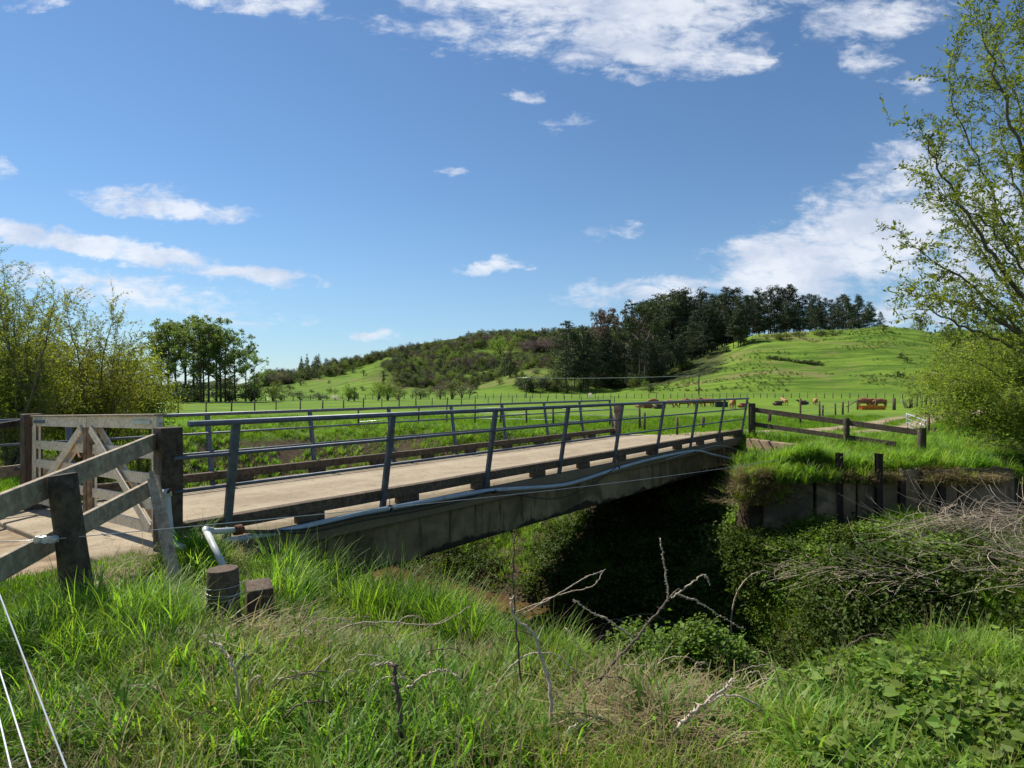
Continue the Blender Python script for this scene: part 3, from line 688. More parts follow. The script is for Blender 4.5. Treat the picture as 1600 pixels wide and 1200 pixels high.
# ------------------------------------------------------------------ retaining wall, wing wall
X0, X1 = 6.15, 11.75
wall = thing('retaining_wall', 'dark stained concrete panel retaining wall on the far bank', 'wall', (9, 14.9, -.8))
xs = [6.15, 7.35, 8.3, 9.25, 9.75, 10.55, 11.78]
tops = [-.34, -.26, -.25, -.10, -.22, -.12, -.10]
tops = [-.44, -.34, -.30, -.16, -.17, -.12]
for i in range(6):
    xa, xb = xs[i] + .03, xs[i + 1] - .03; ya = 15.12 - .13 * (xa - 6) + random.uniform(-.06, .03) ; yb = 15.12 - .13 * (xb - 6) + random.uniform(-.06, .03)
    mb = MB(); n = 6; v = []
    for k in range(n + 1):
        f = k / n; v.append(Vector((xa + (xb - xa) * f, ya + (yb - ya) * f, tops[i] + random.uniform(-.07, .03))))
    poly = v + [Vector((xb, yb, -1.8)), Vector((xa, ya, -1.8))]
    mb.prism(poly, (0.01, .12, 0)); mb.build('panel', M['conc_dark'], wall, .01)
for px, ytop, Z, w in ((1313, 708, 14.75, .14), (1375, 709, 14.4, .14), (1411, 752, 14.42, .13), (1473, 760, 14.3, .15)):
    c = P(px, ytop, Z); o = MB()
    o.bar((c.x, c.y, -1.9), (c.x, c.y, c.z), w, .012, up=Vector((0, 1, 0))); o.bar((c.x, c.y + .06, -1.9), (c.x, c.y + .06, c.z), .012, .12, up=Vector((0, 1, 0))); o.bar((c.x, c.y + .12, -1.9), (c.x, c.y + .12, c.z), w * .8, .02, up=Vector((0, 1, 0)))
    lab = {1313: 'left of the two tall rusty rail posts standing before the retaining wall', 1375: 'right of the two tall rusty rail posts standing before the retaining wall', 1411: 'short dark rail post flush with the wall top, just right of the tall ones', 1473: 'rightmost dark rail post between the last retaining wall panels'}[px]
    tag(o.build('rail_post', M['rust_dark']), lab, 'post')
a = P(1172, 693, 20.9); b = P(1243, 694, 18.7); mb = MB(); mb.bar((a.x, a.y, -.55), (b.x, b.y, -.55), .3, 1.16)
tag(mb.build('wing_wall', M['conc_dark'], None, .02), 'dark concrete wing wall block at the far right corner of the bridge', 'wall')

# ------------------------------------------------------------------ far end fences
ff = thing('board_fence', 'dark two board wing fence falling to the right from the far end of the bridge', 'fence', P(1300, 690, 19.5))
A_, Bn = P(1176, 640, 21.7), P(1437, 676, 17.4)
mb = MB(); mb.bar(A_, Bn, .05, .17, seg=6, wob=.002); mb.build('board', M['wood_dark'], ff, .006)
A2, B2 = P(1178, 663, 21.7), P(1400, 694, 17.9); mb = MB(); mb.bar(A2, B2, .05, .15, seg=6, wob=.002); mb.build('board', M['wood_dark'], ff, .006)
for px, yt, Z, r in ((1174, 630, 21.75, .12), (1321, 653, 19.1, .09), (1438, 668, 17.35, .11)):
    c = P(px, yt, Z); mb = MB(); mb.tube([(c.x, c.y - .06, c.z - 1.9), (c.x, c.y - .06, c.z)], r, 14, rough=.03); mb.build('post', M['wood_dark'], ff, .008)
c = P(965, 634, 24.6); g0 = H(c.x, c.y)
mb = MB(); mb.tube([(c.x, c.y, -1), (c.x, c.y, c.z)], .15, 16, rough=.03); o = tag(mb.build('strainer_post', M['wood_brown'], None, .01), 'stout brown strainer post at the far end of the far handrail', 'post')
mb = MB(); mb.bar(c + Vector((-.75, 0, .04)), c + Vector((.1, 0, .03)), .05, .10); pb = mb.build('top_board', M['wood_dark'], o); 
pb.data.transform(Matrix.Translation(-o.location)); pb.data.transform(Matrix.Translation(o.location)) if o.location.length < 1e-6 else None
# aluminium gate by the track
ga = thing('metal_gate', 'small pale aluminium gate standing open beside the farm track', 'gate', P(1432, 672, 22.5))
Z1, Z2 = 23.6, 21.6
c1, c2 = P(1417.5, 647, Z1), P(1445.5, 657.5, Z2)
d1, d2 = P(1418, 671, Z1), P(1445, 683, Z2)
mb = MB(); mb.tube(curve_pts([d1, c1 - Vector((0, 0, .06)), c1 + (c2 - c1) * .03, c2 - (c2 - c1) * .04, c2 - Vector((0, 0, .08)), d2], 6), .028, 8); mb.build('frame', M['alu'], ga)
for f in (.3, .55, .8):
    mb = MB(); mb.tube([c1.lerp(d1, f), c2.lerp(d2, f)], .012, 6); mb.build('bar', M['alu'], ga)

# ------------------------------------------------------------------ field posts, fences, pole
def on_plain(px, yb):
    return hit(px, yb)
def small_post(px, yt, yb, w, label, group=None, mat='wood_post'):
    g = on_plain(px, yb); zt = EYE - (yt - 605) / F * g.y
    mb = MB(); mb.tube([(g.x, g.y, g.z - .2), (g.x + random.uniform(-.01, .01) * (zt - g.z), g.y, zt)], w / 2 / F * g.y, 8, rough=.04)
    return tag(mb.build('fence_post', M[mat], None, 0, origin=g), label, 'post', group)
for px, yt, yb, w, l in ((1007, 645, 674, 4, 'thin dark post seen between the sixth and fifth handrail posts'), (1058, 652, 679, 4, 'thin dark post low behind the middle of the handrail, beside the seventh post'),
    (1098.6, 652, 671, 5.5, 'thick short post with a grey cap behind the seventh handrail post'), (1202, 644, 661, 6, 'thick dark post just behind the start of the far wing fence'),
    (1250.6, 622, 664, 3, 'tall thin post rising behind the middle of the far wing fence'), (1285.6, 633, 652, 3.2, 'field post left of the slanted stay'),
    (1316.7, 628, 648, 3.2, 'field post carrying the slanted stay'), (1340, 624, 640, 3, 'post at the left edge of the cattle by the orange trough'), (1369, 623, 640, 2.6, 'post in front of the cattle by the orange trough'),
    (1384, 624, 636, 2.6, 'post at the right edge of the orange trough'), (1397, 622, 641, 5, 'thick grey strainer right of the orange trough'), (1422, 623, 638, 3.6, 'post right of the leaning broken post'),
    (1451, 648, 682, 4, 'tall dark post right of the aluminium gate'), (1459, 668, 682, 7, 'squat dark post right of the aluminium gate'), (1493, 626, 645, 5, 'dark post before the right hand willow shrub')):
    small_post(px, yt, yb, w, l)
g = on_plain(1413, 638); mb = MB(); mb.tube([(g.x + .35, g.y, g.z - .1), (g.x, g.y, g.z + .5), (g.x - .35, g.y, g.z + 1.0)], [.22, .17, .1], 8, rough=.15)
tag(mb.build('broken_post', M['wood_grey']), 'leaning broken grey post between two field posts', 'post')
g1, g2 = on_plain(1318, 640), on_plain(1340, 640); mb = MB(); mb.tube([g1 + Vector((.3, 0, .25)), g2 + Vector((-.1, 0, .95))], .05, 6); tag(mb.build('fence_stay', M['wood_post']), 'slanted wooden stay left of the cattle by the orange trough', 'stay')
def fence_row(name, label, pts, n, h, w, wires=3, jitter=.05, mat='wood_post', skip=()):
    pts = [Vector((p.x, p.y, 0)) for p in pts]; seg = [(b - a).length for a, b in zip(pts[:-1], pts[1:])]; L = sum(seg)
    root = thing(name, label, 'fence', (pts[0].x, pts[0].y, H(pts[0].x, pts[0].y))); tops = []
    for i in range(n):
        s = L * i / (n - 1); k = 0
        while k < len(seg) - 1 and s > seg[k]: s -= seg[k]; k += 1
        p = pts[k].lerp(pts[k + 1], min(1, s / seg[k])); z = H(p.x, p.y); hh = h * random.uniform(1 - jitter * 2, 1 + jitter * 2)
        mb = MB(); mb.tube([(p.x, p.y, z - .15), (p.x + random.uniform(-.05, .05), p.y, z + hh)], w * random.uniform(.8, 1.3), 6)
        mb.build('post', M[mat], root); tops.append((p, z))
    for k in range(wires):
        f = (k + 1) / (wires + .3); mb = MB(); mb.tube([(p.x, p.y, z + h * f) for p, z in tops], .012, 4); mb.build('wire', M['wire'], root)
    return root
fence_row('wire_fence', 'distant post and wire fence along the foot of the hills across the whole field', [on_plain(x, y) for x, y in ((415, 627), (600, 624), (800, 623), (1000, 623), (1200, 622), (1420, 623), (1600, 624))], 95, 1.15, .07)
fence_row('wire_fence', 'post and wire fence in the middle of the field behind the far handrail', [on_plain(x, y) for x, y in ((230, 650), (430, 643), (620, 636), (800, 630), (960, 629))], 26, 1.1, .06)
fence_row('wire_fence', 'post and wire fence running to the far handrail through the near grass', [on_plain(x, y) for x, y in ((560, 668), (740, 662), (840, 664), (930, 667), (1000, 672))], 11, .95, .045)
fence_row('wire_fence', 'crowded paddock posts behind the right hand willow branches', [on_plain(x, y) for x, y in ((1425, 637), (1500, 634), (1560, 636), (1600, 640), (1650, 642))], 26, 1.25, .09)
fence_row('wire_fence', 'fence on the left of the farm track leading to the orange trough', [on_plain(x, y) for x, y in ((1250, 662), (1290, 652), (1340, 641))], 5, 1.1, .05)
g = hit(1092, 617.0); zt = EYE - (584 - 605) / F * g.y
pole = thing('utility_pole', 'thin dark utility pole at the foot of the grassy hill', 'utility pole', g)
mb = MB(); mb.tube([(g.x, g.y, g.z - .5), (g.x, g.y, zt)], .16, 8); mb.build('pole', M['wood_dark'], pole)
mb = MB(); mb.bar((g.x - .6, g.y - .05, zt - .5), (g.x + .6, g.y - .05, zt - .5), .1, .12); mb.build('crossarm', M['wood_dark'], pole)
g2 = hit(822, 622); zt2 = EYE - (600 - 605) / F * g2.y
pole2 = thing('utility_pole', 'thin dark pole in the field in front of the dark trees, left of centre', 'utility pole', g2)
mb = MB(); mb.tube([(g2.x, g2.y, g2.z - .5), (g2.x, g2.y, zt2)], .12, 8); mb.build('pole', M['wood_dark'], pole2)
a, b = Vector((g.x, g.y, zt - .4)), P(808, 590, 170)
mb = MB(); mb.tube([a.lerp(b, i / 12) - Vector((0, 0, 1.6 * 4 * (i / 12) * (1 - i / 12) * .25)) for i in range(13)], .05, 5); tag(mb.build('power_line', M['wire']), 'pale power line crossing in front of the dark trees', 'cable')

# ------------------------------------------------------------------ cattle
def cow_mesh(kind):
    """one continuous skin-modifier body; x is forward, unit = metres, about 1.2 m tall"""
    if kind == 'lying':
        V = [((0, 0, .42), .30), ((.42, 0, .42), .29), ((-.45, 0, .40), .27), ((-.68, 0, .36), .15), ((.66, 0, .52), .19), ((.82, 0, .74), .12), ((1.0, 0, .82), .105), ((1.2, 0, .72), .07),
             ((.45, .22, .22), .10), ((.70, .26, .07), .05), ((.42, .28, .05), .04), ((-.45, .28, .22), .14), ((-.12, .36, .08), .06), ((-.42, .36, .05), .04),
             ((.45, -.22, .22), .10), ((.70, -.26, .07), .05), ((.42, -.28, .05), .04), ((-.45, -.28, .22), .14), ((-.12, -.36, .08), .06), ((-.42, -.36, .05), .04)]
        E = [(0, 1), (0, 2), (2, 3), (1, 4), (4, 5), (5, 6), (6, 7), (1, 8), (8, 9), (9, 10), (2, 11), (11, 12), (12, 13), (1, 14), (14, 15), (15, 16), (2, 17), (17, 18), (18, 19)]
    else:
        if kind == 'grazing': neck = [((.80, 0, .80), .17), ((1.02, 0, .50), .12), ((1.16, 0, .26), .105), ((1.30, 0, .10), .07)]
        else: neck = [((.76, 0, 1.02), .18), ((.96, 0, 1.17), .125), ((1.12, 0, 1.2), .11), ((1.33, 0, 1.10), .068)]
        V = [((0, 0, .82), .29), ((.46, 0, .84), .27), ((-.48, 0, .86), .26), ((-.74, 0, .92), .13)] + neck
        E = [(0, 1), (0, 2), (2, 3), (1, 4), (4, 5), (5, 6), (6, 7)]
        for sx, k in ((1, 1), (-1, 2)):
            for sy in (1, -1):
                n = len(V); bx = .5 * sx
                if sx > 0: leg = [((bx, .15 * sy, .62), .12), ((bx + .02, .16 * sy, .36), .058), ((bx + .02, .16 * sy, .14), .038), ((bx + .04, .16 * sy, .0), .048)]
                else: leg = [((bx + .02, .17 * sy, .66), .15), ((bx - .14, .17 * sy, .42), .062), ((bx - .08, .17 * sy, .16), .038), ((bx - .04, .17 * sy, .0), .048)]
                V += leg; E += [(k, n), (n, n + 1), (n + 1, n + 2), (n + 2, n + 3)]
    hn = 7
    nE = len(V); hb = V[6][0]
    for s in (1, -1): V.append(((hb[0] - .06, .17 * s, hb[2] + .06), .035)); E.append((6, len(V) - 1))
    tb = V[3][0]; n = len(V); V.append(((tb[0] - .1, 0, tb[2] - .1), .03)); V.append(((tb[0] - .12, 0, max(.08, tb[2] - .55)), .02)); E += [(3, n), (n, n + 1)]
    me = bpy.data.meshes.new('body'); me.from_pydata([v for v, r in V], E, [])
    ob = bpy.data.objects.new('tmp', me); C.objects.link(ob); sk = ob.modifiers.new('s', 'SKIN'); sk.use_smooth_shade = True
    for i, (v, r) in enumerate(V): me.skin_vertices[0].data[i].radius = (r, r * (1.25 if i < 3 else 1))
    me.skin_vertices[0].data[0].use_root = True
    sb = ob.modifiers.new('u', 'SUBSURF'); sb.levels = 1; sb.render_levels = 1
    dg = bpy.context.evaluated_depsgraph_get(); out = bpy.data.meshes.new_from_object(ob.evaluated_get(dg)); bpy.data.objects.remove(ob)
    return out
def cowmat(name, a, b_):
    m, N, b, o = new_mat(name); co = obj_co(N); n = N.noise(co, 2.2, 4, .6); s = N.n('ShaderNodeSeparateXYZ'); N.t.links.new(co, s.inputs[0])
    c = N.mix(N.ramp(n, .4, .6), a, b_); c = N.mix(N.ramp(s.outputs[2], .35, .0, 0, .6) if False else N.ramp(n, .7, .8, 0, .3), c, (.5, .4, .3))
    N.put(b.inputs['Base Color'], c); b.inputs['Roughness'].default_value = .7; return m
cm = {'red': cowmat('red brown hide', (.20, .06, .022), (.32, .11, .04)), 'tan': cowmat('tan hide', (.30, .13, .05), (.42, .20, .09)), 'dark': cowmat('dark brown hide', (.04, .025, .018), (.09, .05, .03))}
cowme = {k: cow_mesh(k) for k in ('standing', 'grazing', 'lying')}
COWS = [ # px, base py, kind, hide, heading, scale, label
 (1000, 637, 'lying', 'tan', 0, .9, 'tan calf lying leftmost in the herd, behind the handrail'),
 (1013, 638, 'lying', 'red', 180, .95, 'red brown cow lying beside the leftmost tan calf'),
 (1021, 635, 'grazing', 'red', 180, 1.0, 'red brown cow standing among the lying ones on the left'),
 (1028, 639, 'lying', 'dark', 10, .9, 'dark brown calf lying at the left of the herd'),
 (1046, 637, 'grazing', 'tan', 0, .95, 'tan cow grazing with its head to the right, left herd'),
 (1068, 637, 'grazing', 'red', 160, 1.0, 'red cow grazing left of the utility pole'),
 (1082, 636, 'standing', 'tan', 200, 1.0, 'tan cow standing just left of the utility pole'),
 (1091, 636, 'grazing', 'red', 20, 1.0, 'red cow grazing at the foot of the utility pole'),
 (1107, 636, 'standing', 'red', 170, 1.05, 'red brown cow standing broadside right of the utility pole'),
 (1117, 635, 'grazing', 'tan', 0, 1.0, 'tan cow grazing behind the broadside cow'),
 (1145, 639, 'standing', 'tan', 262, 1.15, 'ginger cow facing the camera between the last two handrail posts'),
 (1160, 637, 'lying', 'red', 15, .9, 'red calf lying right beside the ginger cow facing the camera'),
 (1215, 634, 'lying', 'dark', 0, 1.0, 'dark cow lying above the start of the far wing fence'),
 (1226, 634, 'standing', 'tan', 95, 1.0, 'tan cow seen from behind above the far wing fence'),
 (1256, 633, 'lying', 'dark', 170, 1.0, 'dark brown cow lying just right of the tall thin post'),
 (1274, 634, 'standing', 'tan', 255, .95, 'pale tan cow standing alone left of the orange trough'),
 (1350, 637, 'grazing', 'red', 0, 1.15, 'left cow of the group feeding at the orange trough'),
 (1362, 636.5, 'standing', 'red', 185, 1.1, 'middle cow of the group feeding at the orange trough'),
 (1375, 637, 'grazing', 'red', 175, 1.1, 'right cow of the group feeding at the orange trough')]
for px, py, kd, hd, ang, s, lab in COWS:
    g = on_plain(px, py); me = cowme[kd]
    key = kd + hd
    if key not in cowme: mm = me.copy(); mm.materials.clear(); mm.materials.append(cm[hd]); cowme[key] = mm
    o = bpy.data.objects.new('cow', cowme[key]); C.objects.link(o); o.location = g - Vector((0, 0, .02)); o.rotation_euler = (0, 0, R(ang)); s *= .87; o.scale = (s, s, s)
    tag(o, lab, 'cow', 'red and tan cattle in the field')
tr = thing('feed_trough', 'orange plastic feed trough in front of the feeding cows', 'trough', on_plain(1363, 640))
l = tr.location; Lh = 19 * l.y / F
mb = MB(); mb.prism([(l.x - Lh, l.y - .35, l.z + .42), (l.x + Lh, l.y - .35, l.z + .42), (l.x + Lh * .96, l.y - .22, l.z), (l.x - Lh * .96, l.y - .22, l.z)], (0, .04, 0)); mb.build('front_panel', M['orange'], tr)
mb = MB(); mb.prism([(l.x - Lh, l.y + .35, l.z + .42), (l.x + Lh, l.y + .35, l.z + .42), (l.x + Lh * .96, l.y + .22, l.z), (l.x - Lh * .96, l.y + .22, l.z)], (0, .04, 0)); mb.build('back_panel', M['orange'], tr)
mb = MB(); mb.box((l.x, l.y, l.z + .05), Lh * 1.9, .42, .04); mb.build('trough_floor', M['orange'], tr)
w = thing('stock_shelter', 'low dark trough box between the broadside cow and the ginger cow', 'trough', on_plain(1127, 636))
l = w.location; mb = MB(); mb.box((l.x, l.y, l.z + .3), 1.4, .8, .6); mb.build('tank', M['black'], w, .05); mb = MB(); mb.box((l.x, l.y, l.z + .62), 1.46, .86, .05); mb.build('rim', M['black'], w, .02)

# ------------------------------------------------------------------ trees
def clumpy(n_leaf, clumps, size, out=.6, shell=.55):
    """leaf centres and normals spread in ellipsoidal clumps [(c, r)]"""
    cl = np.array([[*c, *r] for c, r in clumps]); wts = (cl[:, 3] * cl[:, 4] + cl[:, 4] * cl[:, 5]) ; wts = wts / wts.sum()
    k = RNG.choice(len(cl), n_leaf, p=wts); d = RNG.normal(size=(n_leaf, 3)); d /= np.linalg.norm(d, axis=1, keepdims=True)
    rad = (shell + (1 - shell) * RNG.random((n_leaf, 1))) ** 1.0 * (1 + RNG.normal(size=(n_leaf, 1)) * .09)
    cen = cl[k, :3] + d * cl[k, 3:6] * rad
    nrm = d * out + RNG.normal(size=(n_leaf, 3)) * (1 - out) + np.array([0, 0, .25])
    sz = size * RNG.uniform(.6, 1.4, n_leaf); rnd = np.clip(RNG.random(n_leaf) * .6 + (k * .377 % 1) * .4, 0, 1)
    return cen, nrm, sz, rnd
def crown_obj(data, mat, parent, name='crown', aspect=1.6, tang=None):
    cen, nrm, sz, rnd = data; v, q = leaves(cen, nrm, sz, aspect, tang)
    me = np_mesh(name, v, q, mat, rnd); o = bpy.data.objects.new(name, me); C.objects.link(o); o.parent = parent; return o
def proto_root(name): 
    o = bpy.data.objects.new(name, None); C.objects.link(o); return o
def pine_proto(seed, trunk_vis=.35, mat='lf_pine', wide=.17):
    rs = random.Random(seed); root = proto_root('pine_tree'); mb = MB()
    lean = rs.uniform(-.02, .02); mb.tube([(0, 0, -.03), (lean * .3, 0, .3), (lean * .7, 0, .65), (lean, 0, .96)], [.011, .009, .006, .002], 6)
    cl = []; z = trunk_vis
    while z < .97:
        f = (z - trunk_vis) / (1 - trunk_vis); wr = wide * (1 - f ** 1.6) * (.55 + .6 * min(1, f * 4 + .3)) + .018
        for k in range(rs.choice((3, 4, 4, 5))):
            a = rs.uniform(0, 6.28); r = wr * rs.uniform(.35, 1.1); c = (lean * z + r * math.cos(a), r * math.sin(a), z + rs.uniform(-.01, .035))
            cr = rs.uniform(.042, .075) * (1.15 - .5 * f); cl.append((c, (cr * 1.35, cr * 1.35, cr * .72)))
            mb.tube([(lean * z, 0, z - .03), (c[0], c[1], c[2] - .005)], [.004, .0015], 4, cap=False)
        z += rs.uniform(.028, .05)
    t = mb.build('trunk', M['bark'], root); crown_obj(clumpy(4200, cl, .026, .45, .3), M[mat], root, aspect=2.6); return root
def conifer_proto(seed, mat='lf_dark', w=.2):
    rs = random.Random(seed); root = proto_root('conifer_tree'); mb = MB(); mb.tube([(0, 0, -.03), (0, 0, .92)], [.02, .004], 6); cl = []
    for i in range(70):
        z = rs.uniform(.06, .97); a = rs.uniform(0, 6.28); r = w * (1 - z) ** .75 * rs.uniform(.6, 1.05); cr = .06 * (1.15 - z * .8); cl.append(((r * math.cos(a), r * math.sin(a), z), (cr, cr, cr * 1.3)))
    mb.build('trunk', M['bark'], root); crown_obj(clumpy(2400, cl, .026, .5, .4), M[mat], root, aspect=1.8); return root
def bush_proto(seed, mat, name='bush', n=1500, leaf=.045, squat=.8, nc=26):
    rs = random.Random(seed); root = proto_root(name); mb = MB(); cl = []
    for i in range(nc):
        a = rs.uniform(0, 6.28); r = rs.uniform(.05, .42); z = rs.uniform(.22, .85) * (1 - r * .7); s = rs.uniform(.10, .19)
        cl.append(((r * math.cos(a), r * math.sin(a), z), (s, s, s * squat)))
        if i % 4 == 0: mb.tube([(0, 0, -.03), (r * .4 * math.cos(a), r * .4 * math.sin(a), z * .6), (r * math.cos(a), r * math.sin(a), z)], [.02, .012, .004], 5)
    mb.build('stem', M['bark'], root); crown_obj(clumpy(n, cl, leaf, .5, .4), M[mat], root, 'foliage', 1.7); return root
def gum_proto(seed, mat='lf_poplar', crown_lo=.3, spread=.22, n=3600, leaf=.020, nl=16, clump=.05):
    """tall tree: bare stem forks into limbs, leaf clumps at the limb ends"""
    rs = random.Random(seed); root = proto_root('tall_tree'); mb = MB(); lx = rs.uniform(-.05, .05)
    tr = curve_pts([(0, 0, -.03), (lx * .3, 0, .25), (lx * .6, rs.uniform(-.02, .02), .55), (lx, 0, .93)], 4); mb.tube(tr, [.015 * (1 - .8 * i / (len(tr) - 1)) for i in range(len(tr))], 7); cl = []
    for i in range(nl):
        f = crown_lo * .75 + (.9 - crown_lo * .75) * i / nl; s = Vector((lx * f, 0, f * .95)); a = rs.uniform(0, 6.28); L = spread * rs.uniform(.6, 1.15) * (1.15 - .5 * abs(f - .6))
        e = s + Vector((math.cos(a) * L, math.sin(a) * L, L * rs.uniform(.6, 1.3))); e.z = min(e.z, .96); m_ = s.lerp(e, .5) + Vector((math.cos(a) * .02, math.sin(a) * .02, -.01))
        mb.tube([s, m_, e], [.006, .004, .002], 5, cap=False)
        for k in range(5):
            c = s.lerp(e, rs.uniform(.45, 1.1)) + Vector((rs.uniform(-1, 1), rs.uniform(-1, 1), rs.uniform(-.5, 1))) * .05
            if c.z > crown_lo * .9: cr = clump * rs.uniform(.5, 1.1); cl.append((tuple(c), (cr, cr, cr * .8)))
    for k in range(6): cl.append(((lx + rs.uniform(-.05, .05), rs.uniform(-.05, .05), rs.uniform(.82, .95)), (clump * .8,) * 3))
    mb.build('trunk', M['bark'], root); crown_obj(clumpy(n, cl, leaf, .3, .2), M[mat], root, aspect=1.7); return root
used = set()
def put(proto, px, py, top, label, cat, group, wide=1.0, Z=None, jit=True):
    """stand a copy of the prototype on the ground seen at px, py, with its tip seen at height top"""
    if Z is None: g = hit(px, py)
    else: X = (px - 800) / F * Z; g = Vector((X, Z, H(X, Z)))
    h = (EYE - (top - 605) / F * g.y) - g.z
    if h < .3: return None
    s = (h * wide * random.uniform(.92, 1.08) if jit else h * wide)
    rz = random.uniform(0, 6.28)
    if proto not in used:
        used.add(proto); o = proto; o.location = g; o.rotation_euler = (0, 0, rz); o.scale = (s, s, h); tag(o, label, cat, group); return o
    return copy_thing(proto, g, rz, (s, s, h), label, group)
pines = [pine_proto(10 + i, tv, 'lf_pine', w) for i, (tv, w) in enumerate(((.28, .19), (.2, .21), (.36, .18), (.14, .20), (.24, .23)))]
conifs = [conifer_proto(30, 'lf_dark', .2), conifer_proto(31, 'lf_dark', .14), conifer_proto(32, 'lf_mid', .17)]
bdark = [bush_proto(40, 'lf_dark'), bush_proto(41, 'lf_dark', squat=1.0)]
bmid = [bush_proto(43, 'lf_mid'), bush_proto(44, 'lf_mid', squat=1.0)]
blight = [bush_proto(46, 'lf_light'), bush_proto(47, 'lf_light', squat=1.1)]
bbrown = [bush_proto(49, 'lf_brown', n=2200, leaf=.03)]
gums = [gum_proto(60, 'lf_poplar', .36, .2), gum_proto(61, 'lf_poplar', .42, .22), gum_proto(62, 'lf_poplar', .28, .2)]
gumd = [gum_proto(64, 'lf_brown', .6, .26, 1900, .02, 9, .05), gum_proto(65, 'lf_dark', .5, .24, 2600, .02, 10, .06)]
# pine stand along the crest of the grassy hill (tree tops follow the skyline)
tp = [(1015, 462), (1040, 450), (1065, 446), (1090, 450), (1120, 450), (1150, 448), (1180, 449), (1205, 446), (1228, 443), (1250, 455), (1275, 457), (1300, 460), (1325, 452), (1345, 462), (1365, 475), (1378, 492)]
tx, ty = [a for a, b in tp], [b for a, b in tp]
PL = ['dark pine in the dense stand on the left flank of the grassy hill', 'tall dark pine in the row along the crest of the grassy hill']
def edge_y(px): return float(np.interp(px, [900, 960, 1030, 1100, 1180, 1280, 1380], [608, 604, 590, 562, 531, 524, 517]))
random.seed(21)
for px in np.arange(1005, 1374, 9.5):
    p = px + random.uniform(-4, 4); top = np.interp(p, tx, ty) + random.uniform(-3, 14)
    put(random.choice(pines), p, 0, top, PL[1], 'tree', 'pine stand on the crest', random.uniform(.9, 1.15), Z=random.uniform(272, 300))
for px in np.arange(1010, 1362, 12):
    p = px + random.uniform(-5, 5); top = np.interp(p, tx, ty) + random.uniform(8, 30); put(random.choice(pines), p, 0, top, PL[1], 'tree', 'pine stand on the crest', random.uniform(.9, 1.2), Z=random.uniform(262, 272))
random.seed(22)
for i in range(34):                                                   # down the left flank
    p = random.uniform(985, 1165); yb = edge_y(p) - random.uniform(-4, 16); g = hit(p, min(yb, edge_y(p) + 6)); top = yb - random.uniform(52, 84) * (1 if p < 1120 else .75)
    top = max(top, np.interp(p, tx, ty) + 18)
    put(random.choice(pines), p, yb, top, PL[0], 'tree', 'pines down the left flank', random.uniform(1.0, 1.3))
put(pines[0], 1376, 0, 486, 'small leaning pine at the right end of the crest row', 'tree', None, 1.0, Z=268)
o = put(pines[3], 885, 607, 500, 'tallest dark conifer on the left of the dark wood, above the cut bank', 'tree', None, 1.25)
put(pines[1], 898, 607, 520, 'dark conifer immediately right of the tallest one at the left of the wood', 'tree', None, 1.2)
put(pines[4], 912, 606, 508, 'third dark conifer from the left end of the wood', 'tree', None, 1.1)
put(conifs[2], 870, 613, 556, 'narrow grey green poplar like tree at the foot of the dark wood', 'tree', None, 1.1)
put(conifs[0], 797, 590, 545, 'dark cone shaped cypress alone on the scrubby slope', 'tree', None, 1.6); put(conifs[1], 788, 588, 552, 'slim dark cypress touching the cone shaped one', 'tree', None, 1.4)
random.seed(23)
for i, (p, top) in enumerate(((938, 484), (950, 490), (962, 486), (975, 494), (990, 480), (1000, 468), (930, 510), (1008, 472))):
    put(gumd[i % 2], p, 600, top, 'thin crowned gum tree rising between the conifers and the pine stand', 'tree', 'sparse gums in the dark wood', random.uniform(.9, 1.2))
for i in range(16):
    p = random.uniform(915, 1010); put(random.choice(pines), p, edge_y(p) + random.uniform(-8, 2), random.uniform(515, 556), 'dark pine in the shaded wood below the gum trees', 'tree', 'dark wood trees', random.uniform(1.1, 1.5))
for i in range(30):                                                   # dark understory at the foot
    p = random.uniform(808, 1035); yb = min(edge_y(p) + random.uniform(-3, 6), 616); put(random.choice(bdark), p, yb, yb - random.uniform(14, 34), 'dark evergreen shrub at the foot of the wood', 'shrub', 'dark shrubs below the wood', random.uniform(1.0, 1.5))
for i in range(30):
    p = random.uniform(1030, 1380); yb = edge_y(p) + random.uniform(-1, 3); put(random.choice(bmid if i % 3 else blight), p, yb, yb - random.uniform(6, 13), 'low shrub along the lower edge of the pine stand', 'shrub', 'shrubs edging the pines', random.uniform(1.3, 2.2))
# scrubby hill
random.seed(24)
lab_s = {0: 'dark round shrub scattered on the scrubby hill', 1: 'olive green shrub scattered on the scrubby hill', 2: 'light green shrub scattered on the scrubby hill'}
for i in range(135):
    p = random.uniform(425, 960); top_y = float(np.interp(p, [420, 500, 560, 600, 650, 700, 735, 960], [577, 566, 562, 550, 538, 530, 524, 520])); f = random.random() ** .8
    yb = top_y + 3 + f * (612 - top_y)
    if abs(p - 535) < 78 and 588 < yb < 612 and random.random() < .75: continue
    k = random.choices((0, 1, 2), (.42, .38, .2))[0]; pr_ = random.choice((bdark, bmid, blight)[k]); hh = random.uniform(5, 15) * (.55 + .6 * f)
    put(pr_, p, yb, yb - hh, lab_s[k], 'shrub', ('dark', 'olive', 'light')[k] + ' shrubs on the scrubby hill', random.uniform(1.0, 1.9))
for i in range(34):
    p = random.choice((random.gauss(620, 18), random.gauss(660, 30), random.gauss(745, 25), random.gauss(480, 25))); top_y = float(np.interp(p, [420, 500, 560, 600, 650, 700, 735, 960], [577, 566, 562, 550, 538, 530, 524, 520]))
    yb = random.uniform(max(top_y + 8, 560), 600); put(random.choice(conifs), p, yb, yb - random.uniform(14, 30), 'dark upright tree in a clump on the scrubby hill', 'tree', 'dark trees on the scrubby hill', random.uniform(1.0, 1.5))
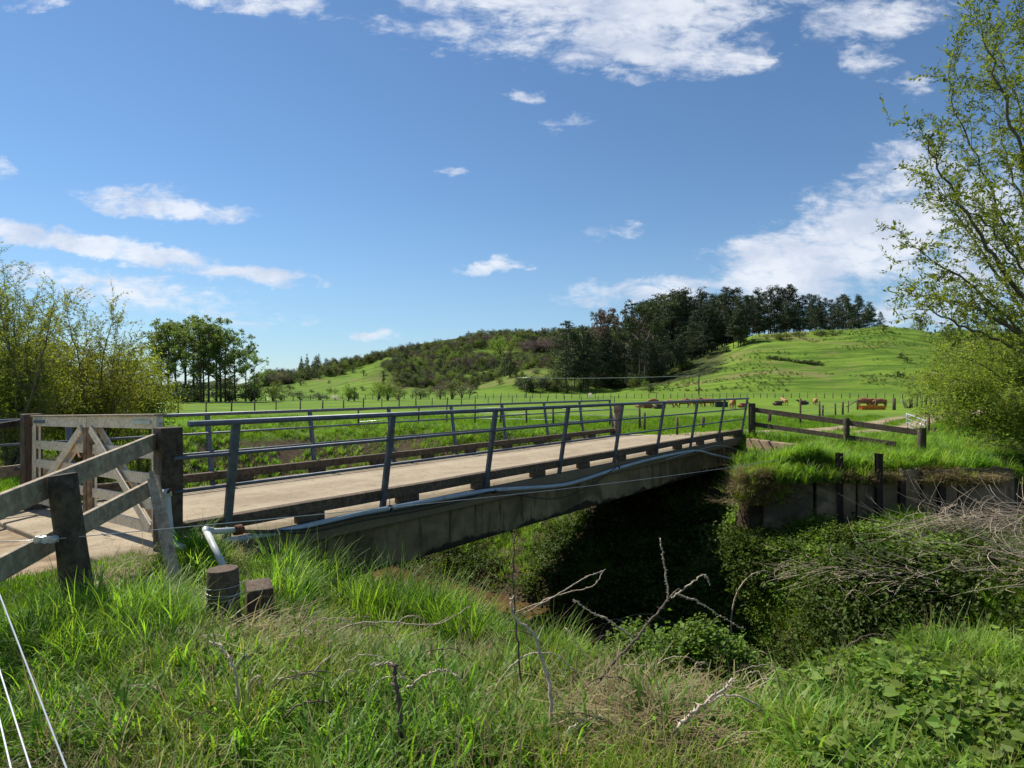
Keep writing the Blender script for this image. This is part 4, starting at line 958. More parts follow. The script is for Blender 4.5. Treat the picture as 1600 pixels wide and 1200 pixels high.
for i in range(26):
    p = 800 + i * 5.2 + random.uniform(-2, 2); put(random.choice(conifs + pines[:2]), p, 0, 520 - random.uniform(2, 9) - max(0, p - 850) * .08, 'small dark conifer on the skyline left of the pine stand', 'tree', 'skyline conifers', random.uniform(1.1, 1.6), Z=random.uniform(440, 470))
for p, t_ in ((732, 516), (741, 519), (729, 519)): put(conifs[0], p, 0, t_, 'dark tree in the tiny clump on the very top of the scrubby hill', 'tree', 'hilltop clump', 1.8, Z=455)
for p, yb, t_, w_ in ((783, 556, 518, 1.0), (797, 552, 524, 1.2), (775, 552, 526, 1.1)): put(blight[1], p, yb, t_, 'pale green spreading tree high on the scrubby hill', 'tree', 'pale trees high on the hill', w_)
for i in range(16): p = random.uniform(812, 872); put(bbrown[0], p, random.uniform(540, 556), random.uniform(522, 536), 'bare brownish tree high on the hill left of the dark wood', 'tree', 'bare brown trees', random.uniform(1.2, 1.7))
# trees at the back edge of the field
for p, yb, t_, pr_, l_, w_ in ((545, 627, 594, blight[0], 'rounded yellow green tree at the back of the field, beside the white blossom', 1.15), (554, 627, 601, bdark[0], 'dark rounded bush hugging the rounded yellow green tree', .9),
    (590, 626, 588, blight[1], 'taller light green tree at the back of the field, second from the left', 1.0), (606, 626, 585, blight[0], 'light green tree touching its taller neighbour at the back of the field', .9),
    (622, 625, 600, bmid[0], 'grey green bush right of the light green trees', 1.4), (657, 624, 598, bdark[1], 'dark bush at the back of the field left of the bare ones', 1.2), (688, 624, 590, bbrown[0], 'bare grey twiggy bush at the back of the field', 1.2),
    (706, 624, 588, bmid[1], 'grey bush right of the bare twiggy bush', 1.3), (722, 622, 592, bbrown[0], 'brownish twiggy bush, rightmost of the field edge bushes', 1.2), (735, 618, 600, bdark[0], 'small dark bush at the base of the brown spur', 1.3),
    (426, 627, 592, blight[0], 'round green willow at the right end of the tall poplars', 1.2), (440, 626, 600, bmid[0], 'low green bush beside the round willow', 1.5), (470, 625, 608, bmid[1], 'low hedge bush left of the white blossom', 2.2), (500, 625, 608, bdark[1], 'low dark hedge bush just left of the white blossom', 2.0),
    (1017, 614, 597, bdark[0], 'dark lone bush at the foot of the grassy hill', 1.3)):
    put(pr_, p, yb, t_, l_, 'tree' if yb - t_ > 30 else 'shrub', None, w_)
for p, yb, t_, l_ in ((525, 626, 614, 'small white blossoming shrub at the back of the field'), (922, 622, 612, 'small pinkish blossoming shrub behind the far handrail end')):
    put(bush_proto(70 + p, 'lf_pink', n=500, leaf=.07), p, yb, t_, l_, 'shrub', None, 1.2)
# bushes on the grassy hill
for i in range(14):
    f = i / 13; put(random.choice(bdark), 1203 + f * 75, 561 + f * 10, 556 + f * 9.5 - random.uniform(0, 4), 'low dark gorse clump in the line across the grassy hill', 'shrub', 'gorse line on the grassy hill', 2.4)
for p, yb, t_, w_, l_ in ((1409, 561, 549, 1.6, 'dark gorse bush right of the gorse line'), (1418, 566, 556, 1.5, 'dark gorse bush near the right shoulder of the hill'), (1402, 589, 578, 1.8, 'dark gorse bush low on the right of the grassy hill'), (1412, 590, 581, 1.8, 'second low gorse bush beside the right hand willow')):
    put(bdark[0], p, yb, t_, l_, 'shrub', None, w_)
put(bmid[1], 1438, 0, 483, 'rounded olive tree on the skyline between the pine row and the right willow', 'tree', None, .95, Z=265); 
put(bdark[1], 1490, 0, 503, 'dark tree on the skyline behind the right willow', 'tree', None, 1.5, Z=255)
for i in range(14): put(random.choice(bmid), random.uniform(1445, 1640), 0, random.uniform(512, 545), 'dark shrub on the hillside behind the right willow', 'shrub', 'shrubs behind the right willow', random.uniform(1.2, 2), Z=random.uniform(200, 240))
# tall poplars left
random.seed(25)
for p, t_, k in ((238, 520, 2), (252, 506, 1), (262, 500, 0), (276, 498, 2), (290, 495, 1), (303, 492, 0), (314, 495, 2), (326, 499, 1), (338, 503, 2), (352, 514, 1), (368, 520, 2), (384, 534, 0), (398, 548, 2), (345, 510, 0), (318, 520, 1)):
    put(gums[k], p, 0, t_, 'tall bare stemmed poplar in the group beyond the left bushes', 'tree', 'tall poplars at the left', random.uniform(.9, 1.25), Z=random.uniform(98, 112))
for i in range(20):
    p = random.uniform(225, 440); put(random.choice(bdark[:1] + bmid + blight), p, 0, random.uniform(585, 612), 'low bush under the tall poplars', 'shrub', 'bushes under the poplars', random.uniform(1.2, 2.0), Z=random.uniform(100, 118))
put(bdark[1], 286, 0, 598, 'blackish round bush standing before the tall poplars', 'shrub', None, 1.3, Z=92)
for i in range(12):
    p = random.uniform(-60, 215); put(random.choice(gums + blight), p, 0, random.uniform(510, 560), 'tree glimpsed behind the left willow bushes', 'tree', 'trees behind the left bushes', random.uniform(1.0, 1.5), Z=random.uniform(60, 95))

# ------------------------------------------------------------------ near willows, limb by limb
def rand_perp(d, rs):
    v = Vector((rs.gauss(0, 1), rs.gauss(0, 1), rs.gauss(0, 1))); v -= d * v.dot(d); return v.normalized()
def limb_tree(name, label, cat, base, limbs, seed, mat, leaf=.05, r0=.09, s2=.30, l2=.9, l3=.35, s3=.12, lv=3, droop=0.0, bark='bark_pale', fill=None, start=.18, dens=1.0, asp=3.0):
    rs = random.Random(seed); root = thing(name, label, cat, base); mb = MB(); LC, LT = [], []
    bx = Vector(base)
    def leaf_at(p, d, k):
        for _ in range(k):
            o = rand_perp(d, rs); LC.append(p + o * leaf * .45 + d * rs.uniform(-.02, .02)); LT.append((d * .7 + o * .9 + Vector((0, 0, -droop))).normalized())
    for pts in limbs:
        c = curve_pts(pts, 7); n = len(c); L = sum((c[i + 1] - c[i]).length for i in range(n - 1))
        for i in range(1, n - 1): c[i] = c[i] + Vector((rs.gauss(0, 1), rs.gauss(0, 1), rs.gauss(0, 1))) * .012 * L * .3
        rr = r0 * (.7 + .5 * rs.random()); mb.tube(c, [max(.004, rr * (1 - i / (n - .6)) ** 1.1) for i in range(n)], 7, cap=False)
        s = start * L; acc = 0
        for i in range(n - 1):
            seg = (c[i + 1] - c[i]); sl = seg.length; d = seg.normalized()
            while acc + sl > s:
                p = c[i] + d * (s - acc); f = s / L; ln = l2 * (1.15 - .75 * f) * rs.uniform(.5, 1.25)
                dd = (d * .9 + rand_perp(d, rs) * .75 + Vector((0, 0, .18 - droop * .4))).normalized(); q = [p]; m = 5
                for k in range(m): dd = (dd + Vector((rs.gauss(0, .12), rs.gauss(0, .12), rs.gauss(.03, .1) - droop * .16))).normalized(); q.append(q[-1] + dd * ln / m)
                mb.tube(q, [.011 * (1 - f * .5) * (1 - .8 * k / m) * min(1.6, r0 / .05) for k in range(m + 1)], 5, cap=False)
                for k in range(1, m + 1):
                    nb = max(1, int(ln / m / s3 + rs.random()))
                    for _ in range(nb):
                        p2 = q[k - 1].lerp(q[k], rs.random()); d2 = ((q[k] - q[k - 1]).normalized() * .8 + rand_perp(dd, rs) * .8 + Vector((0, 0, .12 - droop * .5))).normalized(); l_ = l3 * rs.uniform(.4, 1.2)
                        e = p2 + d2 * l_ * .5; e2 = e + (d2 + Vector((rs.gauss(0, .2), rs.gauss(0, .2), rs.gauss(0, .15) - droop * .4))).normalized() * l_ * .5
                        mb.tube([p2, e, e2], [.0035, .0028, .0015], 4, cap=False)
                        nl = max(2, int(l_ / leaf * lv * dens))
                        for j in range(nl):
                            u = (j + rs.random()) / nl; pp = p2.lerp(e, u * 2) if u < .5 else e.lerp(e2, u * 2 - 1); leaf_at(pp, d2, 1)
                    if rs.random() < .8 * dens: leaf_at(q[k], dd, 2)
                s += s2 * rs.uniform(.6, 1.4)
            acc += sl
    mb.build('trunk', M[bark], root)
    LCn = np.array([tuple(v - bx) for v in LC]); LTn = np.array([tuple(v) for v in LT]); N = len(LCn)
    nr = RNG.normal(size=(N, 3)) + np.array([0, 0, .6]); v, q = leaves(LCn, nr, leaf * RNG.uniform(.6, 1.35, N), asp, LTn, .15)
    rn = np.clip(RNG.random(N) * .7 + .3 * vnoise(LCn[:, 0] * 1.2 + 5, LCn[:, 2] * 1.2), 0, 1)
    if fill:
        cen, nrm, sz, rnd = clumpy(fill[0], [((Vector(c) - bx)[:], r) for c, r in fill[1]], leaf * 1.05, .3, .1); v2, q2 = leaves(cen, nrm, sz, asp * .8)
        q = np.concatenate([q, q2 + len(v)]); v = np.concatenate([v, v2]); rn = np.concatenate([rn, rnd])
    me = np_mesh('crown', v, q, M[mat], rn); o = bpy.data.objects.new('crown', me); C.objects.link(o); o.parent = root
    return root
def px_limbs(rows): return [[P(*p) for p in r] for r in rows]
RL = px_limbs([
 [(1700, 590, 10.4), (1560, 500, 10), (1470, 466, 9.7), (1408, 462, 9.5)],
 [(1700, 590, 10.4), (1600, 520, 10.6), (1510, 440, 10.6), (1440, 395, 10.6), (1412, 368, 10.5)],
 [(1700, 585, 10.4), (1600, 470, 10), (1520, 350, 9.6), (1460, 250, 9.4), (1436, 190, 9.2)],
 [(1700, 580, 10.4), (1600, 400, 10.3), (1525, 245, 10.6), (1485, 140, 10.6), (1496, 60, 10.6)],
 [(1705, 570, 10.4), (1630, 330, 10.0), (1575, 180, 9.7), (1543, 70, 9.6), (1515, 10, 9.5)],
 [(1710, 560, 10.4), (1660, 250, 10.4), (1606, 80, 10.7), (1585, -50, 10.8)],
 [(1700, 590, 10.4), (1590, 545, 9.8), (1510, 510, 9.3), (1450, 485, 9.0), (1415, 488, 8.9)],
 [(1700, 585, 10.4), (1610, 500, 11), (1540, 400, 11.5), (1480, 310, 11.7), (1450, 240, 11.8)],
 [(1700, 580, 10.4), (1640, 430, 11), (1590, 300, 11.5), (1560, 200, 11.8), (1550, 110, 12)],
 [(1710, 570, 10.4), (1680, 350, 9.6), (1650, 180, 9.2), (1640, 20, 9.0), (1620, -80, 9)],
 [(1700, 590, 10.4), (1630, 470, 9.6), (1570, 380, 9.0), (1500, 320, 8.7), (1468, 300, 8.6)],
 [(1705, 560, 10.4), (1620, 250, 11.2), (1560, 90, 11.6), (1545, -20, 11.8)],
 [(1705, 580, 10.4), (1760, 380, 10.4), (1800, 200, 10.2)], [(1710, 590, 10.4), (1800, 480, 10.8), (1880, 380, 11.4)],
])
tb_ = P(1706, 605, 10.4)
RL.append([Vector((tb_.x + .1, tb_.y, H(tb_.x + .1, tb_.y) - .2)), Vector((tb_.x + .05, tb_.y, .8)), tb_])
limb_tree('willow_tree', 'large airy willow with sweeping pale limbs filling the upper right edge', 'tree', (tb_.x, tb_.y, 0), RL, 5, 'lf_willow', leaf=.070, r0=.042, s2=.15, l2=1.05, l3=.38, s3=.13, lv=2.45, droop=.12, start=.2, asp=2.5)
def fan(base, tips, Z, bend=.12, jz=1.2, seed=1):
    rs = random.Random(seed); out = []
    for x, y in tips:
        z = Z + rs.uniform(-jz, jz); e = P(x, y, z); b = Vector(base) + Vector((rs.uniform(-.25, .25), rs.uniform(-.2, .2), 0)); m = b.lerp(e, .5) + Vector((rs.uniform(-.2, .2), 0, (e.z - b.z) * bend)); out.append([b, m, e])
    return out
def ground_base(px, Z, dz=-.1): X = (px - 800) / F * Z; return Vector((X, Z, H(X, Z) + dz))
b = ground_base(1660, 17)
limb_tree('willow_shrub', 'dense yellow green willow shrub drooping at the right edge below the big willow', 'shrub', tuple(b), fan(b, [(1440, 580), (1432, 610), (1450, 640), (1470, 560), (1500, 535), (1530, 520), (1560, 512), (1595, 515), (1480, 662), (1520, 690), (1560, 660), (1620, 520), (1660, 530), (1540, 600), (1500, 610), (1580, 560), (1460, 545), (1570, 615), (1600, 640)], 16.5, .25, 1.6, 3), 6, 'lf_willow_y', leaf=.075, r0=.05, s2=.15, l2=1.1, l3=.45, s3=.13, lv=2.8, droop=.55, start=.2,
   fill=(16000, [(P(x, y, z), (1.2, 1.0, .6)) for x, y, z in ((1560, 560, 17), (1600, 600, 17), (1520, 600, 16.5), (1570, 650, 16), (1620, 640, 16), (1500, 640, 16.5), (1600, 540, 17.5), (1480, 590, 17))]))
b = ground_base(1700, 23)
limb_tree('willow_shrub', 'further green willow shrub behind the drooping one at the right edge', 'shrub', tuple(b), fan(b, [(1455, 560), (1470, 600), (1490, 525), (1520, 515), (1560, 505), (1600, 505), (1650, 510), (1540, 560), (1500, 590), (1600, 570)], 23, .25, 1.6, 4), 7, 'lf_willow', leaf=.11, r0=.06, s2=.35, l2=1.5, l3=.55, s3=.22, lv=2.4, droop=.4, start=.2)
b = ground_base(20, 13.2)
limb_tree('willow_bush', 'tall twiggy willow bush at the far left, reaching highest', 'shrub', tuple(b), fan(b, [(-40, 380), (5, 415), (30, 440), (55, 462), (85, 470), (-10, 450), (-60, 420), (-80, 500), (20, 500), (60, 520), (100, 540), (120, 600), (-20, 540), (40, 580), (90, 640), (70, 470), (110, 468), (0, 470), (20, 460), (45, 490)], 13.4, .1, 1.5, 5), 8, 'lf_willow_y', leaf=.062, r0=.04, s2=.22, l2=1.0, l3=.4, s3=.14, lv=2.0, droop=.1, start=.12,
   fill=(16000, [(P(x, y, z), (.95, .8, .75)) for x, y, z in ((0, 560, 13.5), (60, 590, 13.8), (20, 630, 13), (-40, 600, 13), (90, 640, 14), (-20, 520, 14), (-60, 660, 13))]))
b = ground_base(135, 15.5)
limb_tree('willow_bush', 'rounded yellow green willow bush behind the white gate', 'shrub', tuple(b), fan(b, [(70, 490), (100, 470), (130, 488), (160, 505), (178, 482), (190, 540), (205, 530), (215, 570), (225, 600), (90, 540), (60, 560), (140, 540), (170, 560), (120, 580), (200, 620), (70, 600), (160, 610), (185, 500)], 15.5, .12, 1.5, 6), 9, 'lf_willow_y', leaf=.07, r0=.04, s2=.24, l2=1.0, l3=.45, s3=.15, lv=2.2, droop=.1, start=.12,
   fill=(17000, [(P(x, y, z), (1.05, .9, .75)) for x, y, z in ((90, 570, 15.5), (140, 585, 16), (110, 620, 15), (170, 620, 15.5), (60, 620, 15), (190, 600, 16.5), (150, 650, 15), (100, 660, 14.5))]))
b = ground_base(225, 19)
limb_tree('willow_bush', 'low yellow green willow bush at the right end of the left bushes', 'shrub', tuple(b), fan(b, [(190, 545), (215, 555), (235, 575), (250, 590), (262, 612), (268, 630), (205, 600), (240, 620), (180, 570), (180, 610), (225, 590)], 19, .15, 1.2, 7), 10, 'lf_willow_y', leaf=.08, r0=.035, s2=.28, l2=1.0, l3=.5, s3=.17, lv=2.4, droop=.15, start=.1,
   fill=(11000, [(P(x, y, z), (1.05, .9, .75)) for x, y, z in ((210, 600, 19), (235, 620, 19), (190, 620, 18.5), (225, 640, 18.5), (205, 570, 19.5))]))
b = ground_base(10, 17.5)
limb_tree('willow_bush', 'shaded green bush behind the tall twiggy one at the far left', 'shrub', tuple(b), fan(b, [(-60, 450), (0, 450), (40, 470), (80, 500), (120, 520), (-20, 520), (60, 560), (110, 590), (-60, 560), (20, 600)], 17.5, .1, 1.5, 8), 11, 'lf_willow', leaf=.09, r0=.05, s2=.3, l2=1.2, l3=.5, s3=.2, lv=2.4, start=.1,
   fill=(7000, [(P(x, y, z), (1.2, 1, .9)) for x, y, z in ((0, 560, 17.5), (60, 580, 17.5), (110, 610, 17.5), (-50, 600, 17), (30, 640, 17), (100, 660, 17))]))

# ------------------------------------------------------------------ grass and ground cover (uncountable: instanced on points)
PC = bpy.data.collections.new('plant_sources')
def tuft(n, h, r, lean, w, mat, seed, nseg=4, tip=.5):
    g = np.random.default_rng(seed); V, Fq, rn = [], [], []
    for i in range(n):
        a = g.uniform(0, 6.283); rr = r * math.sqrt(g.random()); x, y = rr * math.cos(a), rr * math.sin(a); b_ = a + g.normal(0, .7)
        L = h * g.uniform(.5, 1.15); ln = lean * g.uniform(.3, 1.3); dirx, diry = math.cos(b_), math.sin(b_); sx1, sy1 = -diry, dirx; base = len(V); th = g.uniform(.02, .25)
        px, pz, hx = 0.0, 0.0, 0.0; ww = w * g.uniform(.6, 1.3)
        for k in range(nseg + 1):
            wd = ww * (1 - (k / nseg) ** 1.5) * .5 + .0004
            cx, cy = x + dirx * hx, y + diry * hx
            V.append((cx - sx1 * wd, cy - sy1 * wd, pz)); V.append((cx + sx1 * wd, cy + sy1 * wd, pz))
            hx += math.sin(th) * L / nseg; pz += math.cos(th) * L / nseg; th += ln / nseg * (1 + k * .35)
        c = g.random()
        for k in range(nseg): Fq.append((base + 2 * k, base + 2 * k + 1, base + 2 * k + 3, base + 2 * k + 2)); rn.append(c)
    return np_mesh('tuft', np.array(V), np.array(Fq), M[mat], rn)
def sprig(n, r, h, leaf, asp, mat, seed):
    g = np.random.default_rng(seed); c = np.stack([g.normal(0, r, n), g.normal(0, r, n), g.random(n) * h], -1)
    nr = g.normal(0, .45, (n, 3)) + np.array([0, -.25, 1]); s = leaf * g.uniform(.5, 1.3, n)
    # heart-ish leaf: six-sided blade folded on its midrib
    nr /= np.linalg.norm(nr, axis=1, keepdims=True); tg = g.normal(size=(n, 3)); tg -= nr * (tg * nr).sum(1, keepdims=True); tg /= np.linalg.norm(tg, axis=1, keepdims=True); bi = np.cross(nr, tg)
    S = s[:, None]; W_ = S / asp; V = np.empty((n, 6, 3)); up = nr * S * .13
    V[:, 0] = c - tg * S * .42; V[:, 1] = c - tg * S * .5 + bi * W_ * .45 + up; V[:, 2] = c - tg * S * .05 + bi * W_ * .55 + up; V[:, 3] = c + tg * S * .55 - up * .5; V[:, 4] = c - tg * S * .05 - bi * W_ * .55 + up; V[:, 5] = c - tg * S * .5 - bi * W_ * .45 + up
    ix = np.arange(n)[:, None] * 6; q = np.concatenate([ix + [0, 1, 2, 3], ix + [0, 3, 4, 5]]); rn = g.random(n)
    return np_mesh('sprig', V.reshape(-1, 3), q, M[mat], np.concatenate([rn, rn]))
def strands(n, L, mat, seed, w=.004):
    g = np.random.default_rng(seed); V, Fq = [], []
    for i in range(n):
        p = np.array([g.normal(0, .08), g.normal(0, .08), .01 + g.random() * .04]); a = g.uniform(0, 6.28); base = len(V)
        for k in range(4):
            d = np.array([math.cos(a), math.sin(a), g.normal(0, .25)]); sd_ = np.array([-d[1], d[0], 0]) * w * (1 - k * .2); V += [p - sd_, p + sd_]; p = p + d * L / 3 * g.uniform(.6, 1.2); a += g.normal(0, .35); p[2] = abs(p[2])
        for k in range(3): Fq.append((base + 2 * k, base + 2 * k + 1, base + 2 * k + 3, base + 2 * k + 2))
    return np_mesh('strands', np.array(V), np.array(Fq), M[mat], g.random(len(Fq)))
def scatter(name, label, cat, meshes, pts, scl, mats=None):
    """one object of uncountable growth: instances of the given meshes on points"""
    col = bpy.data.collections.new(name + '_sources')
    for m_ in meshes: ob = bpy.data.objects.new(name, m_); col.objects.link(ob)
    N = len(pts); me = bpy.data.meshes.new(name); me.vertices.add(N); me.vertices.foreach_set('co', np.ascontiguousarray(pts, np.float32).ravel())
    g = np.random.default_rng(N)
    a = me.attributes.new('scl', 'FLOAT', 'POINT'); a.data.foreach_set('value', np.asarray(scl, np.float32))
    rot = np.stack([g.normal(0, .12, N), g.normal(0, .12, N), g.uniform(0, 6.283, N)], -1).astype(np.float32)
    a = me.attributes.new('rot', 'FLOAT_VECTOR', 'POINT'); a.data.foreach_set('vector', rot.ravel())
    a = me.attributes.new('pick', 'INT', 'POINT'); a.data.foreach_set('value', g.integers(0, len(meshes), N).astype(np.int32))
    o = bpy.data.objects.new(name, me); C.objects.link(o)
    ng = bpy.data.node_groups.new(name, 'GeometryNodeTree'); ng.interface.new_socket('Geometry', in_out='INPUT', socket_type='NodeSocketGeometry'); ng.interface.new_socket('Geometry', in_out='OUTPUT', socket_type='NodeSocketGeometry')
    nn = ng.nodes; lk = ng.links; gi = nn.new('NodeGroupInput'); go = nn.new('NodeGroupOutput'); ip = nn.new('GeometryNodeInstanceOnPoints'); ci = nn.new('GeometryNodeCollectionInfo')
    ci.inputs['Collection'].default_value = col; ci.inputs['Separate Children'].default_value = True; ci.inputs['Reset Children'].default_value = True
    def na(nm, ty): x = nn.new('GeometryNodeInputNamedAttribute'); x.data_type = ty; x.inputs[0].default_value = nm; return x.outputs[0]
    lk.new(gi.outputs[0], ip.inputs['Points']); lk.new(ci.outputs[0], ip.inputs['Instance']); ip.inputs['Pick Instance'].default_value = True
    lk.new(na('pick', 'INT'), ip.inputs['Instance Index']); lk.new(na('rot', 'FLOAT_VECTOR'), ip.inputs['Rotation']); lk.new(na('scl', 'FLOAT'), ip.inputs['Scale']); lk.new(ip.outputs[0], go.inputs[0])
    md = o.modifiers.new('scatter', 'NODES'); md.node_group = ng
    return tag(o, label, cat, None, 'stuff')
T_long = [tuft(26, .42, .07, 1.5, .014, 'gr_long', 100 + i) for i in range(4)]
T_mid = [tuft(22, .24, .07, 1.2, .0085, 'gr_long', 110 + i) for i in range(3)] 
T_yel = [tuft(26, .24, .09, 1.35, .0066, 'gr_yel', 120 + i) for i in range(4)]
T_short = [tuft(30, .085, .075, 1.1, .006, 'gr_short', 130 + i, 3) for i in range(4)]
T_fieldg = [tuft(26, .16, .22, 1.0, .014, 'gr_short', 140 + i, 3) for i in range(3)]
T_broad = [tuft(13, .26, .07, 1.5, .013, 'gr_long', 190 + i) for i in range(4)]
T_stalk = [tuft(5, .55, .05, .7, .006, 'lf_dead', 195 + i) for i in range(3)]
S_cov = [sprig(24, .075, .12, .042, 1.15, 'lf_cover', 150 + i) for i in range(4)]
S_small = [sprig(22, .07, .10, .025, 1.2, 'lf_cover', 160 + i) for i in range(3)]
S_ivy = [sprig(26, .15, .13, .05, 1.2, 'lf_ivy', 170 + i) for i in range(4)]
S_dead = [strands(22, .32, 'lf_dead', 180 + i) for i in range(4)]
g = np.random.default_rng(5)
def cand(n, y0, y1, pw=1.0, x0=-160, x1=1820):
    u = g.random(n)
    Y = (y0 ** -pw + u * (y1 ** -pw - y0 ** -pw)) ** (-1 / pw) if pw else y0 + u * (y1 - y0)
    px = g.uniform(x0, x1, n); X = (px - 800) / F * Y; t = X * ST + Y * CT; q = X * CT - Y * ST
    Z = hfun(X, Y); return X, Y, Z, t, q, px
def on_deck(t, q): return (q > -12.35) & (q < -6.72) & (t > 2.7) & (t < 22.8)
def wet(t, Z): return Z < WATER_Z + .06
def keep(cn, mask): return [c[mask] for c in cn]
def pts_of(cn, dz=0.0): return np.stack([cn[0], cn[1], cn[2] + dz], -1)
def blob(X, Y, cx, cy, r): return np.exp(-((X - cx) ** 2 + (Y - cy) ** 2) / r ** 2)
# short turf on the near plateau
c = cand(26000, 2.2, 9.5, .6, -150, 420); tm = track_mask(c[0], c[1])
c = keep(c, (c[4] > -8.6) & (c[4] < -3.2) & (c[3] < 3.5) & (tm < .35) & ~on_deck(c[3], c[4]))
scatter('turf', 'short bright turf beside the dirt track at the left', 'grass', T_short, pts_of(c, -.01), g.uniform(.7, 1.5, len(c[0])))
c = cand(5000, 5, 14, .6, -200, 300); tm = track_mask(c[0], c[1]); c = keep(c, (tm > .1) & (tm < .75) & ~on_deck(c[3], c[4]) & (fbm(c[0] * 2, c[1] * 2, 2) > .5))
scatter('track_weeds', 'sparse short weeds on the edges of the dirt track', 'grass', T_short, pts_of(c, -.01), g.uniform(.5, 1.0, len(c[0])))
# long grass clumps
CL = [(170, 1010, .55, 1.0), (90, 1060, .5, 1.0), (230, 985, .4, 1.0), (20, 1030, .4, .9), (310, 915, .2, 1.2), (298, 880, .15, 1.3), (325, 900, .15, 1.0), (285, 900, .15, .9), (470, 945, .42, 1.05), (520, 930, .4, 1.45), (480, 900, .3, 1.4), (440, 985, .35, .8), (560, 985, .4, .8), (650, 960, .35, 1.0), (690, 975, .4, 1.2), (740, 1000, .4, 1.1), (770, 985, .35, 1.4), (720, 960, .3, 1.3), (880, 985, .3, 1.2), (850, 1010, .35, 1.0), (670, 945, .35, 1.5), (610, 950, .35, 1.5), (730, 970, .4, 1.6), (800, 985, .35, 1.4), (900, 1000, .35, 1.2), (640, 975, .4, 1.3), (560, 960, .35, 1.4), (650, 1180, .4, .7), (1530, 1080, .5, 1.0), (1590, 1150, .4, .9), (1330, 1000, .4, .6), (240, 1060, .4, .8), (60, 1130, .35, .8), (250, 900, .2, .6)]
PX, PY, PZ, SC = [], [], [], []
for px, py, r, s in CL:
    h0 = hit(px, py); n = int(420 * r * r / .16) ; a = g.uniform(0, 6.283, n); rr = r * np.sqrt(g.random(n)); X = h0.x + rr * np.cos(a) * 1.2; Y = h0.y + rr * np.sin(a); Z = hfun(X, Y)
    PX += list(X); PY += list(Y); PZ += list(Z - .02); SC += list(s * g.uniform(.6, 1.15, n) * (1 - .3 * (rr / r)))
PX, PY, PZ, SC = map(np.array, (PX, PY, PZ, SC)); sel = ~((PX * CT - PY * ST < -6.95) & (PX * ST + PY * CT > 3.3)) & (np.hypot(PX, PY) > 2.3) & (np.hypot(PX - sx_, PY - sy_) > .28)
scatter('long_grass', 'broad bladed long grass clumps along the near bank', 'grass', T_long, np.stack([PX, PY, PZ], -1)[sel][::2], SC[sel][::2])
c = cand(19000, 2.0, 9, .8); n1 = fbm(c[0] * .8 + 4, c[1] * .8, 3)
m_ = (c[3] < 8) & (c[4] > -6.7) & ~wet(c[3], c[2]) & (c[5] > 200) & (np.hypot(c[0] - sx_, c[1] - sy_) > .3)
c = keep(c, m_ ); nn_ = fbm(c[0] * 1.9 + 31, c[1] * 1.9, 3); kk = g.random(len(nn_)) < .35 + .65 * sst(nn_, .42, .56); c = keep(c, kk); nn_ = nn_[kk]
scatter('fine_grass', 'fine yellowing grass over the near bank', 'grass', T_yel, pts_of(c, -.02), g.uniform(.6, 1.2, len(c[0])) * (.45 + .85 * sst(nn_, .40, .60)))
c = cand(9000, 2.0, 9, .8); n1 = fbm(c[0] * .9 + 14, c[1] * .9, 3)
c = keep(c, (c[3] < 8) & (c[4] > -6.7) & ~wet(c[3], c[2]) & (n1 > .46) & (c[5] > 120) & (np.hypot(c[0] - sx_, c[1] - sy_) > .3)); scatter('mid_grass', 'mid green tufts mixed through the near bank', 'grass', T_mid, pts_of(c, -.02), g.uniform(.6, 1.2, len(c[0])))
c = cand(13000, 1.9, 9, .8); nn_ = fbm(c[0] * 1.6 + 71, c[1] * 1.6, 3)
m_ = (c[3] < 8) & (c[4] > -6.7) & ~wet(c[3], c[2]) & (c[5] > 60) & (g.random(len(nn_)) < .15 + sst(nn_, .40, .58)) & (np.hypot(c[0] - sx_, c[1] - sy_) > .25)
c = keep(c, m_); nn_ = nn_[m_]; scatter('coarse_grass', 'coarse bent grass blades in clumps over the near bank', 'grass', T_broad, pts_of(c, -.02), g.uniform(.5, 1.25, len(c[0])) * (.5 + .9 * sst(nn_, .42, .62)))
c = cand(900, 2.2, 9, .8); m_ = (c[3] < 8) & (c[4] > -6.7) & ~wet(c[3], c[2]) & (c[5] > 60); c = keep(c, m_); scatter('dry_stalks', 'dry upright grass stalks in the near bank', 'dead grass', T_stalk, pts_of(c, -.02), g.uniform(.5, 1.1, len(c[0])))
T_tall = [tuft(34, .72, .10, .95, .0135, 'gr_long', 210 + i, 5) for i in range(4)]
TC = []
for px, py, r, s in ((425, 955, .2, .9), (455, 945, .25, 1.1), (490, 935, .28, 1.2), (525, 935, .25, 1.15), (560, 985, .25, 1.0), (605, 995, .28, 1.1), (645, 1000, .3, 1.15), (690, 1010, .3, 1.15), (735, 1022, .3, 1.05), (775, 1035, .28, .85), (845, 1050, .25, .7), (905, 1050, .25, .75), (960, 1055, .25, .7), (620, 960, .3, 1.2), (700, 975, .3, 1.2), (660, 975, .25, 1.1),
    (110, 1010, .3, .75), (180, 1000, .3, .85), (240, 1010, .3, .85), (60, 1040, .3, .7), (290, 1010, .25, .7), (160, 1060, .3, .7), (300, 885, .12, .75), (322, 890, .12, .7), (1300, 1030, .3, .6), (1420, 1000, .3, .6), (1500, 1060, .3, .7), (1560, 1120, .3, .7), (690, 1130, .2, .5), (540, 1080, .25, .55), (1180, 1080, .25, .5)):
    h0 = hit(px, py)
    for _ in range(int(240 * r * r) + 3):
        a = g.uniform(0, 6.283); rr = r * math.sqrt(g.random()); x, y = h0.x + rr * math.cos(a), h0.y + rr * math.sin(a); TC.append((x, y, H(x, y) - .03, s * g.uniform(.6, 1.1)))
TC = np.array(TC); TC = TC[(np.hypot(TC[:, 0] - sx_, TC[:, 1] - sy_) > .3)]
